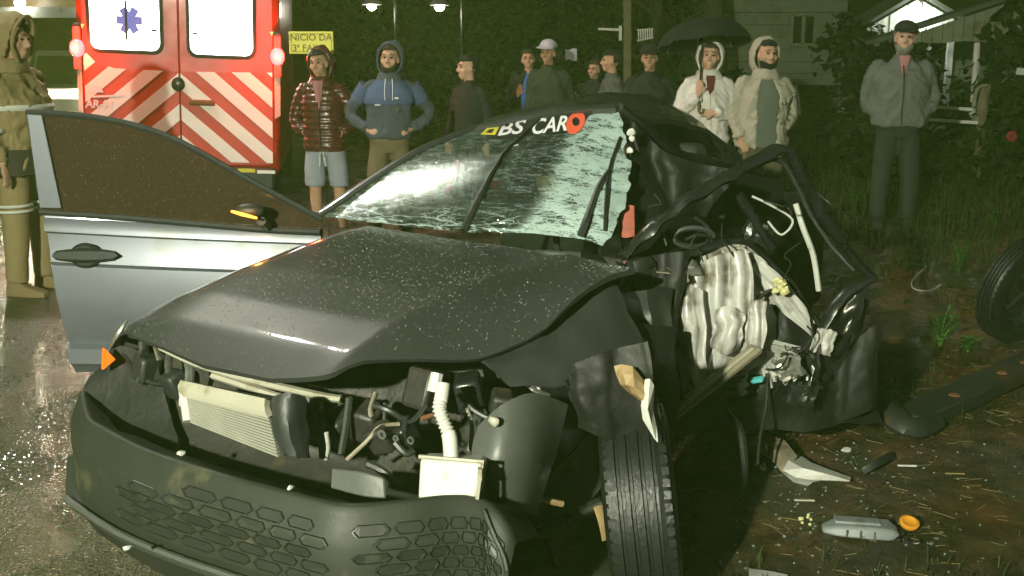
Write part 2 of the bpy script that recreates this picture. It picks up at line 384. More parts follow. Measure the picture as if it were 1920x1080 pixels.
for i in range(900):
    y = random.uniform(2.6, 7); x = random.uniform(.9, 3.4); z = gz(x, y); a = random.uniform(0, 3.14); l = random.uniform(.02, .09)
    st.bar((x, y, z + .004), (x + l * math.cos(a), y + l * math.sin(a), z + .006), random.uniform(.0015, .004), .0015)
struct(st.build('straw_litter', M['straw'], smooth=False), 'stuff', 'short bits of straw and litter strewn on the mud')
pb = MB()
for i in range(450):
    y = random.uniform(2.4, 8); x = random.uniform(.7, 4.2); z = gz(x, y); s = random.uniform(.003, .011)
    pb.ball((x, y, z), (s, s * random.uniform(.6, 1), s * .6), 6, 4)
mk('mud_stone', (.09, .075, .05), .7, 0, .5, 30)
struct(pb.build('gravel', M['mud_stone']), 'stuff', 'small loose stones lying in the mud')
ag = MB()
for i in range(20000):
    y = random.uniform(2.3, 5.2) if i % 4 else random.uniform(5, 9); x = road_edge(y) - random.uniform(.25, 1.7)
    if noise.noise(V((x * 2, y * 2, 5))) < -.25: continue
    r_ = random.uniform(.0022, .0055); o_ = len(ag.v); a0 = random.random() * 6; z = .004
    for rr, hh in ((1, -.1), (.75, .42), (.3, .62)):
        for a in range(5): ag.v.append(V((x + r_ * rr * math.cos(a0 + a * 1.2566) * 1.3, y + r_ * rr * math.sin(a0 + a * 1.2566), z + r_ * hh)))
    ag.v.append(V((x, y, z + r_ * .66)))
    for l in range(2):
        for a in range(5): b_ = (a + 1) % 5; ag.f.append((o_ + l * 5 + a, o_ + l * 5 + b_, o_ + l * 5 + 5 + b_, o_ + l * 5 + 5 + a))
    for a in range(5): ag.f.append((o_ + 10 + a, o_ + 10 + (a + 1) % 5, o_ + 15))
mk('wet_stone', (.05, .05, .04), .13, 0, .5, 20, spec=1.0, rvar=.04)
struct(ag.build('road_aggregate', M['wet_stone'], fix=False, smooth=False), 'stuff', 'wet stone chips standing out of the asphalt')
gf = MB()
for i in range(260):
    c = random.choice(((1.15, 3.6), (1.2, 3.9), (.95, 3.3), (1.5, 4.2), (1.3, 3.1))); x = random.gauss(c[0], .28); y = random.gauss(c[1], .32); z = gz(x, y) if x > road_edge(y) else .004
    s_ = random.uniform(.0015, .0045); e = Euler((random.uniform(-.6, .6), random.uniform(-.6, .6), random.uniform(0, 6))).to_matrix()
    gf.box((x, y, z + .003), (s_ * 2, s_ * 1.5, s_), e)
mk('crumb_glass', (.20, .26, .23), .1, 0, .2, 30, spec=1.0, rvar=.05)
struct(gf.build('glass_fragments', M['crumb_glass'], smooth=False), 'stuff', 'tiny crumbs of broken window glass strewn on the mud')
# ================================================================== vegetation
def leaves(mb, c, rad, n, size, seed=0):
    for _ in range(n):
        while True:
            p = V((random.uniform(-1, 1), random.uniform(-1, 1), random.uniform(-1, 1)))
            if .25 < p.length < 1: break
        q = V((p.x * rad[0], p.y * rad[1], p.z * rad[2])) + V(c)
        if noise.noise(q * 1.6 + V((seed, 0, 0))) < -.12: continue
        if q.z < .05: continue
        s = size * random.uniform(.6, 1.4)
        e = Euler((random.uniform(-1.2, 1.2), random.uniform(-1.2, 1.2), random.uniform(0, 6.28))).to_matrix()
        o = len(mb.v); mb.v += [q + e @ V(t) for t in ((-s * .45, 0, 0), (0, -s, .1 * s), (s * .45, 0, 0), (0, s, .1 * s))]; mb.f.append((o, o + 1, o + 2, o + 3))
def tree(x, y, h, rad, n, label, leafm='leaf_dark', size=.10, low=1.2, group='trees behind the onlookers'):
    t = thing('tree', label, 'tree', (x, y, gz(x, y) - .05), random.uniform(0, 6), group)
    tr = MB(); top = V((random.uniform(-.3, .3), random.uniform(-.3, .3), h * .8))
    tr.tube(catmull([(0, 0, 0), (.05, .02, h * .25), (-.06, .05, h * .5), top], 4), [.17 * h / 5, .12 * h / 5, .09 * h / 5, .03], 9)
    cr = MB(); ends = []
    for k in range(9):
        z0 = random.uniform(low * .8, h * .7); a = random.uniform(0, 6.28); L_ = rad * random.uniform(.5, 1)
        e = V((math.cos(a) * L_, math.sin(a) * L_, min(h, z0 + random.uniform(.2, 1.1)))); ends.append(e)
        tr.tube(catmull([(0, 0, z0), (e.x * .5, e.y * .5, z0 + (e.z - z0) * .7), e], 4), [.05, .035, .012], 6)
    for e in ends: leaves(cr, e, (rad * .55, rad * .55, .75), n // 12, size, random.random() * 9)
    for k in range(3): leaves(cr, (random.uniform(-.4, .4) * rad, random.uniform(-.4, .4) * rad, lerp(low, h, .35 + .25 * k)), (rad * .7, rad * .7, h * .2), n // 12, size, random.random() * 9)
    tr.build('trunk', M['bark'], t); cr.build('crown', M[leafm], t, smooth=False, fix=False)
def bush(x, y, wd, h, n, label, leafm='leaf_dark', size=.075, group='bushes along the verge', flowers=()):
    t = thing('bush', label, 'bush', (x, y, gz(x, y) - .03), 0, group)
    st_ = MB(); cr = MB()
    for k in range(7):
        a = random.uniform(0, 6.28); e = V((math.cos(a) * wd * .35, math.sin(a) * wd * .3, h * random.uniform(.45, .9)))
        st_.tube(catmull([(0, 0, 0), (e.x * .4, e.y * .4, e.z * .6), e], 3), [.03, .02, .008], 5)
        leaves(cr, e * .85, (wd * .3, wd * .3, h * .33), n // 9, size, random.random() * 9)
    leaves(cr, (0, 0, h * .35), (wd * .5, wd * .4, h * .36), n // 5, size, 4)
    st_.build('stem', M['bark'], t); cr.build('foliage', M[leafm], t, smooth=False, fix=False)
    for f in flowers:
        fl = MB()
        for k in range(6):
            a = k * 1.047; fl.ball((f[0] + .03 * math.cos(a), f[1] - .02, f[2] + .03 * math.sin(a)), (.028, .015, .028), 6, 5)
        fl.build('flower', M['petal_red'], t)
hl = MB(); rows = []
for j in range(9):
    rows.append([V((x, 34 + j * 6 + 2 * noise.noise(V((x * .05, j, 0))), -.2 + j * 1.5 * (1 + .5 * noise.noise(V((x * .04, j * .3, 5)))))) for x in range(-140, 141, 7)])
struct(hl.sheet(rows).build('hills', M['leaf_dark'], fix=False), label='dark wooded slope far behind')
tree(-2.9, 22.5, 5.2, 1.9, 4200, 'dim tree behind the yellow road sign, painted browner as if red-lit', 'leaf_red_glow')
tree(-1.0, 20.2, 5.5, 2.0, 4600, 'dark leafy tree between the two far lamps', 'leaf_red_glow')
tree(.8, 19.0, 5.0, 1.8, 4600, 'near black tree behind the man in the purple and white cap', 'leaf_dark')
tree(2.4, 18.2, 5.4, 1.7, 4600, 'black tree behind the man in the black cap', 'leaf_dark')
tree(2.9, 15.6, 5.4, .8, 1500, 'dark tree whose branches overhang the black umbrella', 'leaf_dark', low=3.0)
tree(-6.2, 24, 6, 2.2, 3000, 'shadowy tree far behind the white pickup truck', 'leaf_red_glow')
bush(-2.3, 18.4, 2.6, 1.9, 2600, 'bush behind the man in the blue hoodie, painted browner as if red-lit', 'leaf_red_glow')
bush(-.1, 17.6, 2.4, 1.7, 2600, 'dark bush behind the young man in black', 'leaf_red_glow')
bush(1.3, 17.0, 2.0, 1.6, 2200, 'dark bush behind the woman in the blue shirt', 'leaf_dark')
bush(2.35, 13.6, 1.7, 1.35, 2200, 'green bush beside the woman in the white coat', 'leaf_green')
bush(4.15, 11.2, 1.5, .85, 2200, 'low green bush left of the old man in the grey jacket', 'leaf_green')
bush(5.1, 10.6, 1.4, 1.1, 2600, 'flowering bush at the right edge with red blooms', 'leaf_green', flowers=((-.42, -.52, .62), (.12, -.5, 1.02),))
bush(4.55, 13.6, 1.4, 1.75, 2200, 'dark bush against the corner of the raised wooden house', 'leaf_dark', size=.09)
bush(5.9, 12.3, 1.8, 1.9, 2400, 'tall dark bush beyond the wooden post', 'leaf_green', size=.09)
def weed(x, y, h, k, label):
    t = MB(); z = gz(x, y)
    for i in range(k):
        a = random.uniform(0, 6.28); b_ = random.uniform(.2, .9); hh = h * random.uniform(.5, 1)
        top = V((x + math.cos(a) * b_ * h * .5, y + math.sin(a) * b_ * h * .5, z + hh))
        P = catmull([(x, y, z - .01), (lerp(x, top.x, .4), lerp(y, top.y, .4), z + hh * .65), top], 4)
        t.tube(P, [.004, .003, .0015], 4)
        for q in P[2:]:
            for s in range(3):
                aa = random.uniform(0, 6.28); l = random.uniform(.03, .06); d = V((math.cos(aa), math.sin(aa), random.uniform(-.1, .5))) * l; sd = d.cross(V((0, 0, 1))).normalized() * .009
                o = len(t.v); t.v += [q, q + d * .5 + sd, q + d, q + d * .5 - sd]; t.f.append((o, o + 1, o + 2, o + 3))
    tag(t.build('weed_plant', M['weed_green'], smooth=False, fix=False), label, 'plant', 'weeds on the mud by the loose wheel')
p = gp(1795, 540); weed(p.x, p.y, .24, 9, 'leafy green weed just left of the top of the loose wheel')
p = gp(1762, 648); weed(p.x, p.y, .22, 10, 'feathery green weed standing below the curved wire')
p = gp(1860, 478); weed(p.x, p.y, .12, 5, 'small pale weed sprout above the loose wheel')
p = gp(1815, 660); weed(p.x, p.y, .10, 8, 'low weed tuft at the foot of the loose wheel')
p = gp(1600, 420); weed(p.x, p.y, .25, 9, 'weed clump behind the peeled door frame')
# ================================================================== houses on the right
def boards(parent, x0, x1, y, z0, z1, wd, m, th=.03, gap=.008, horiz=False, name='board', skip=None):
    if horiz:
        k = int(round((z1 - z0) / wd))
        for i in range(k):
            a = z0 + i * wd
            segs = [(x0, x1)]
            if skip and a + wd > skip[2] and a < skip[3]: segs = [(x0, skip[0]), (skip[1], x1)]
            for s0, s1 in segs:
                q = MB().box(((s0 + s1) / 2, y + random.uniform(-.004, .004), a + wd / 2), (s1 - s0, th, wd - gap), (R(5), 0, 0)); q.build(name, m, parent, smooth=False)
    else:
        k = int(round((x1 - x0) / wd))
        for i in range(k):
            a = x0 + i * wd + wd / 2
            zz0 = z0(a) if callable(z0) else z0; zz1 = z1(a) if callable(z1) else z1
            if zz1 - zz0 < .02: continue
            ff = lambda q, x_: q(x_) if callable(q) else q
            xa, xb = a - (wd - gap) / 2, a + (wd - gap) / 2; yy = y + random.uniform(-.008, .008)
            MB().prism([(xa, yy, ff(z0, xa)), (xb, yy, ff(z0, xb)), (xb, yy, ff(z1, xb)), (xa, yy, ff(z1, xa))], (0, th, 0)).build(name, m, parent, smooth=False)
# raised grey house, front wall at depth 17.5
HY = 17.5
def zy(py, Y): return at(960, py, Y).z
def xx(px, py, Y): return at(px, py, Y).x
hx0, hx1 = xx(1330, 100, HY), xx(1583, 100, HY); hz0, hz1 = zy(160, HY), 4.2
wx0, wx1, wz0, wz1 = xx(1483, 60, HY), xx(1527, 60, HY), zy(84, HY), zy(28, HY)
t = thing('wooden_house', 'raised grey green wooden house with one window on short stilts', 'house', (0, 0, 0))
boards(t, hx0, hx1, HY, hz0, hz1, .19, M['house_paint'], horiz=True, skip=(wx0, wx1, wz0, wz1))
MB().box(((hx0 + hx1) / 2, HY + 1.6, (hz0 + hz1) / 2), (hx1 - hx0 - .02, 3.0, hz1 - hz0)).build('wall', M['house_paint'], t, smooth=False)
wf = MB()
for a, b_ in (((wx0, wz0), (wx0, wz1)), ((wx1, wz0), (wx1, wz1)), ((wx0, wz0), (wx1, wz0)), ((wx0, wz1), (wx1, wz1)), (((wx0 + wx1) / 2, wz0), ((wx0 + wx1) / 2, wz1))):
    wf.bar((a[0], HY - .02, a[1]), (b_[0], HY - .02, b_[1]), .05, .05, (0, 1, 0))
wo = wf.build('window', M['board_pale'], t, smooth=False)
for s in (0, 1):
    a = lerp(wx0, wx1, s * .5) + .02; MB().box((a + (wx1 - wx0) / 4 - .02, HY + .01, (wz0 + wz1) / 2), ((wx1 - wx0) / 2 - .05, .012, wz1 - wz0 - .05)).build('pane', M['dark_glass'], wo, smooth=False)
MB().prism([(hx0 - .4, HY - .5, hz1), (hx1 + .3, HY - .5, hz1), (hx1 + .3, HY + 1.6, hz1 + 1.2), (hx0 - .4, HY + 1.6, hz1 + 1.2)], (0, 0, .06)).build('roof', M['roof_sheet'], t, smooth=False)
for x in (hx0 + .3, hx1 - .9, hx1 - .06):
    MB().box((x, HY + .1, hz0 / 2 + .12), (.14, .14, hz0 + .2)).build('stilt', M['old_wood'], t, smooth=False)
# lean-to of pale upright boards at its corner
sx0, sx1 = xx(1592, 100, 17.2), xx(1632, 100, 17.2)
boards(t, sx0, sx1, 17.2, zy(160, 17.2), zy(52, 17.2), .095, M['board_pale'])
# porch with a lit gable, depth 14
PY = 14.0
t = thing('porch', 'small porch with a white gable lit by a bright lamp', 'porch', (0, 0, 0))
ax, az = xx(1722, 0, PY), zy(-2, PY); lx, lz = xx(1620, 55, PY), zy(56, PY); rx, rz_ = xx(1796, 40, PY), zy(40, PY); bz = zy(66, PY)
def gtop(x): return lerp(lz, az, (x - lx) / (ax - lx)) if x < ax else lerp(az, rz_, (x - ax) / (rx - ax))
def gbot(x): return lerp(lz, bz, sstep(lx, lx + .25, x)) if x < ax else lerp(bz, rz_ - .02, (x - ax) / (rx - ax))
boards(t, lx + .02, rx - .02, PY, gbot, gtop, .075, M['board_white'], name='gable_board')
MB().prism([(lx - .1, PY - .06, lz - .02), (ax, PY - .06, az + .05), (ax, PY + .9, az + .05), (lx - .1, PY + .9, lz - .02)], (0, 0, .05)).build('roof', M['roof_sheet'], t, smooth=False)
MB().prism([(rx + .1, PY - .06, rz_ - .02), (ax, PY - .06, az + .05), (ax, PY + .9, az + .05), (rx + .1, PY + .9, rz_ - .02)], (0, 0, .051)).build('roof', M['roof_sheet'], t, smooth=False)
for px in (1690, 1788): MB().box((xx(px, 80, PY), PY + .1, zy(66, PY) / 2), (.07, .07, zy(66, PY))).build('post', M['board_white'], t, smooth=False)
lp = V((xx(1722, 28, PY), PY - .14, zy(27, PY)))
lm = MB().ball(lp, (.045, .045, .06), 12, 8).build('lamp_bulb', M['lamp_cool'], t)
MB().tube([lp + V((0, 0, .06)), lp + V((0, .05, .16)), lp + V((0, .2, .17))], .012, 6).build('lamp_bracket', M['galv'], t)
ld = bpy.data.lights.new('porch_lamp', 'POINT'); ld.energy = 16; ld.color = (.93, 1, .93); ld.shadow_soft_size = .05
lo = bpy.data.objects.new('porch_lamp', ld); COL.objects.link(lo); lo.location = lp + V((0, -.06, 0))
# verandah on the right: slanting fascia of upright boards on posts
VY = 12.2
t = thing('verandah', 'verandah roof edge with upright grey boards at the top right', 'verandah', (0, 0, 0))
vx0, vx1 = xx(1690, 60, VY), xx(2050, 60, VY)
def vt(x): return lerp(zy(72, VY), zy(-52, VY), (x - vx0) / (vx1 - vx0))
def vb(x): return zy(79, VY) + .04 * math.sin(x * 9) * .3
boards(t, vx0, vx1, VY, vb, vt, .115, M['board_pale'], name='fascia_board')
MB().prism([(vx0 - .3, VY - .04, vt(vx0) - .06), (vx1, VY - .04, vt(vx1) + .03), (vx1, VY + .3, vt(vx1) + .03), (vx0 - .3, VY + .3, vt(vx0) - .06)], (0, 0, .05)).build('roof', M['roof_sheet'], t, smooth=False)
for px, d in ((1838, .12), (1990, .1)): MB().tube([(xx(px, 80, VY), VY + .08, zy(80, VY)), (xx(px - 4, 140, VY), VY + .08, zy(140, VY)), (xx(px - 8, 240, VY), VY + .08, .1)], .035, 7).build('post', M['board_white'], t)
MB().box((lerp(vx0, vx1, .6), VY + 2.4, .9), (2.4, .06, 2.2)).build('back_wall', M['house_paint'], t, smooth=False)
# fence: rough post with two pale rails
FY = 10.9
t = thing('rail_fence', 'rough wooden post with pale rails behind the old man', 'fence', (0, 0, 0))
pb_ = at(1828, 312, FY)
MB().tube(catmull([(pb_.x, FY, pb_.z - .1), at(1838, 250, FY), at(1842, 200, FY), at(1850, 158, FY)], 4), [.055, .05, .05, .045], 8).jitter(.012, 9).build('post', M['old_wood'], t)
MB().tube(catmull([at(1850, 160, FY - .07), at(1832, 168, FY - .09), at(1826, 200, FY - .09)], 4), .022, 6).build('branch_stub', M['board_pale'], t)
for a, b_ in (((1745, 200), (1822, 205)), ((1740, 224), (1832, 230))):
    MB().bar(at(*a, FY - .03), at(*b_, FY - .03), .03, .055, (0, 1, 0)).build('rail', M['board_white'], t, smooth=False)
MB().bar(at(1890, 190, FY), at(1925, 192, FY), .04, .03, (0, 1, 0)).build('rail', M['board_pale'], t, smooth=False)
MB().bar(at(1825, 222, FY), at(1845, 224, FY), .05, .06, (0, 1, 0)).build('rail', M['board_pale'], t, smooth=False)
tag(MB().box(at(1914, 134, 11.6), (.09, .02, .07), (0, .1, 0)).build('notice_plate', M['board_white'], smooth=False), 'small pale plate fixed beside the right edge under the verandah', 'plate')
# ================================================================== far lamps, poles, sign
def far_lamp(px, py, Y, label, size=.09, energy=30):
    p = at(px, py, Y); t = thing('street_lamp', label, 'lamp', (p.x, p.y, 0), 0, 'far lamps above the onlookers')
    MB().tube([(.32, .1, -.1), (.32, .1, p.z + .5)], .018, 8).build('pole', M['dark_metal'], t)
    MB().tube([(.32, .1, p.z + .25), (.15, .05, p.z + .22), (0, 0, p.z + .10)], .02, 6).build('arm', M['galv'], t)
    MB().lathe([(p.z + .12, .03), (p.z + .10, .09), (p.z + .03, .15), (p.z + .02, .145), (p.z + .09, .08)], 14, 'Z').build('shade', M['galv'], t)
    MB().ball((0, 0, p.z + .01), size, 10, 8).build('bulb', M['lamp_white'], t)
    d = bpy.data.lights.new('street_lamp_light', 'POINT'); d.energy = energy; d.color = (1, .9, .7); d.shadow_soft_size = .08
    o = bpy.data.objects.new('street_lamp_light', d); COL.objects.link(o); o.location = (p.x, p.y - .2, p.z - .12)
far_lamp(697, 12, 15.8, 'lit street lamp on a thin pole above the man in the blue hoodie', .07, 9)
far_lamp(824, 13, 16.2, 'lit lamp high above the young man in black', .075, 9)
# lamp over the ambulance, left of the picture: glares on the windshield
t = thing('street_lamp', 'tall street lamp leaning over the road beside the ambulance', 'lamp', (-6.9, 9.0, 0))
MB().tube([(0, 0, -.1), (0, 0, 7.2)], [.09, .06], 10).build('pole', M['galv'], t)
MB().tube(catmull([(0, 0, 7.0), (.6, 0, 7.5), (1.8, 0, 7.6)], 5), .035, 8).build('arm', M['galv'], t)
MB().box((2.2, 0, 7.57), (.75, .24, .12), None, .6).build('lamp_head', M['galv'], t, bevel=.02)
MB().box((2.22, 0, 7.50), (.5, .17, .03)).build('lens', M['lamp_white'], t)
d = bpy.data.lights.new('street_lamp_beam', 'SPOT'); d.energy = 1500; d.spot_size = R(140); d.spot_blend = .6; d.color = (1, .95, .85); d.shadow_soft_size = .18
o = bpy.data.objects.new('street_lamp_beam', d); COL.objects.link(o); o.location = (-6.9 + 2.22, 9.0, 7.46)
# yellow road sign
SY = 10.0
t = thing('road_sign', 'yellow road sign on a post beside the ambulance', 'sign', (0, 0, 0))
a, b_ = at(541, 59, SY), at(626, 101, SY); cx, cz = (a.x + b_.x) / 2, (a.z + b_.z) / 2
MB().box((cx, SY, cz), (b_.x - a.x, .012, a.z - b_.z)).build('sign_board', M['sign_yellow'], t, smooth=False, bevel=.004)
bd = MB()
for u, v_ in (((a.x + .02, a.z - .02), (b_.x - .02, a.z - .02)), ((a.x + .02, b_.z + .02), (b_.x - .02, b_.z + .02)), ((a.x + .02, a.z - .02), (a.x + .02, b_.z + .02)), ((b_.x - .02, a.z - .02), (b_.x - .02, b_.z + .02))): bd.bar((u[0], SY - .008, u[1]), (v_[0], SY - .008, v_[1]), .004, .006, (0, 1, 0))
bd.build('border_line', M['sign_ink'], t, smooth=False)
for txt, dz in (('INICIO DA', .045), ('3ª FAIXA', -.05)):
    me = text_mesh(txt, .085, 0, .0012); me.transform(Matrix.Translation((cx - .01, SY - .0085, cz + dz)) @ Matrix.Rotation(R(90), 4, 'X')); finish('lettering', me, M['sign_ink'], t, smooth=False)
MB().tube([(cx + .0, SY + .04, -.1), (cx, SY + .04, a.z)], .03, 8).build('post', M['galv'], t)
# two small far things among the trees
t = thing('gate_frame', 'pale horizontal bracket on a post among the dark trees', 'post', (0, 0, 0))
GY = 14.0
MB().bar(at(1122, 54, GY), at(1166, 56, GY), .03, .03).build('bar', M['board_white'], t, smooth=False); MB().bar(at(1163, 48, GY), at(1163, 76, GY), .035, .035).build('bar', M['board_white'], t, smooth=False)
MB().bar(at(1176, 0, GY), at(1176, 300, GY), .09, .09).build('post', M['old_wood'], t, smooth=False)
t = thing('slatted_sign', 'small pale slatted board above the man in the black cap', 'sign', (0, 0, 0))
for k in range(7):
    x = 1197 + k * 4.2; MB().bar(at(x, 56 - k * .3, GY), at(x + .6, 78 - k, GY), .016, .01, (0, 1, 0)).build('slat', M['board_white'], t, smooth=False)
MB().bar(at(1194, 56, GY + .02), at(1225, 54, GY + .02), .012, .012, (0, 1, 0)).build('rail', M['board_white'], t, smooth=False)
MB().bar(at(1195, 76, GY + .02), at(1225, 71, GY + .02), .012, .012, (0, 1, 0)).build('rail', M['board_white'], t, smooth=False)
tag(MB().sheet([[at(1060 + 7 * i, 92 + 7 * j + 2 * math.sin(i * 2 + j), 13.4 + .03 * math.sin(i * 3)) for i in range(4)] for j in range(4)], .01).build('hanging_cloth', M['cap_white']), 'crumpled pale cloth hanging behind the man in the purple and white cap', 'cloth')
# ================================================================== left background: shop building and white pickup
t = thing('shop_building', 'low roadside building with a pale fascia behind the ambulance', 'building', (-13.0, 30, 0))
MB().box((0, 2.5, 1.8), (12, 5, 3.6)).build('wall', M['tan_plastic'], t, smooth=False)
MB().box((0, -.3, 2.62), (12.4, .6, .28)).build('fascia', M['board_white'], t, smooth=False)
for k in range(6):
    MB().box((-5 + k * 2, -.02, 1.4), (1.3, .08, 1.3)).build('window', M['dark_glass'], t, smooth=False)
MB().box((4.6, -.35, 2.2), (.5, .03, .4)).build('notice_board', M['board_white'], t, smooth=False)
for i, x in enumerate((-13.05, -11.0)):
    MB().ball((x + 13.0, -.75, 2.86), .14, 10, 8).build('lamp', M['lamp_white'], t)
p = at(104, 118, 19); t = thing('pickup_truck', 'white pickup truck with a lit headlamp beyond the ambulance', 'truck', (p.x, p.y, 0), R(8))
MB().loft([[V((sx * q, y, z)) for sx, z in ((-1, .35), (1, .35), (1, .85), (.96, .98), (-.96, .98), (-1, .85))] for q, y in ((.82, 0), (.88, .15), (.9, 1.3), (.9, 4.6))]).build('body', M['white_paint'], t, bevel=.03)
MB().loft([[V((sx * .72 * k, y, z)) for sx, z in ((-1, .97), (1, .97), (.86, 1.62), (-.86, 1.62))] for k, y in ((1.05, 1.15), (1.08, 3.0))]).build('cab', M['white_paint'], t, bevel=.04)
MB().prism([(-.68, 1.08, 1.02), (.68, 1.08, 1.02), (.6, 1.14, 1.52), (-.6, 1.14, 1.52)], (0, -.02, 0)).build('windshield', M['dark_glass'], t, smooth=False)
MB().box((0, -.03, .68), (.9, .05, .2)).build('grille', M['black_plastic'], t); MB().box((0, -.06, .42), (1.7, .12, .2)).build('bumper', M['white_paint'], t, bevel=.03)
for s in (-1, 1):
    d = bpy.data.lights.new('headlight_beam', 'POINT'); d.energy = 140; d.color = (1, .85, .6); d.shadow_soft_size = .07; o = bpy.data.objects.new('headlight_beam', d); COL.objects.link(o); o.parent = t; o.location = (s * .68, -.2, .74)
    MB().ball((s * .68, -.02, .74), (.15, .06, .09), 12, 8).build('headlight', M['headlamp'], t)
    for y in (.85, 3.6): MB().lathe([(-.1, .12), (-.11, .3), (-.08, .35), (.08, .35), (.11, .3), (.1, .12)], 20, 'X', (s * .82, y, .35)).build('wheel', M['rubber'], t)

# ================================================================== ambulance
AY = 10.3
mk('win_grey', (.6, .62, .62), .5, emit=(.8, .84, .8), es=.9)
ac = at(340, 200, AY)
ac.x -= .05
amb = thing('ambulance', 'red and white striped ambulance van seen from behind with lit windows', 'ambulance', (ac.x, AY, 0), R(-3))
amb.rotation_euler = (0, R(2.2), R(9.5)); amb.scale = (.93, 1, 1)
def az_(py): return at(340, py, AY).z
def ax_(px): return (px - 340) / 1.0 / FPX * AY * 1.0
W2 = 1.0
def rr_ring(y, wx, z0, z1, r, n=5):
    out = []
    for cx, cz, a0 in ((wx - r, z0 + r * .5, -90), (wx - r, z1 - r, 0), (-wx + r, z1 - r, 90), (-wx + r, z0 + r * .5, 180)):
        for k in range(n + 1):
            a = R(a0 + 90 * k / n); rr = r * .5 if cz < 1 else r
            out.append(V((cx + math.cos(a) * r, y, cz + math.sin(a) * rr)))
    return out
MB().loft([rr_ring(.0, W2 - .06, .48, 2.55, .12), rr_ring(.03, W2 - .015, .45, 2.6, .15), rr_ring(.12, W2, .43, 2.62, .16), rr_ring(3.6, W2, .43, 2.62, .16), rr_ring(4.4, W2 - .03, .43, 2.4, .2), rr_ring(4.9, W2 - .06, .43, 1.5, .2), rr_ring(5.6, W2 - .12, .43, 1.1, .2)]).build('body', M['amb_red'], amb, ang=50)
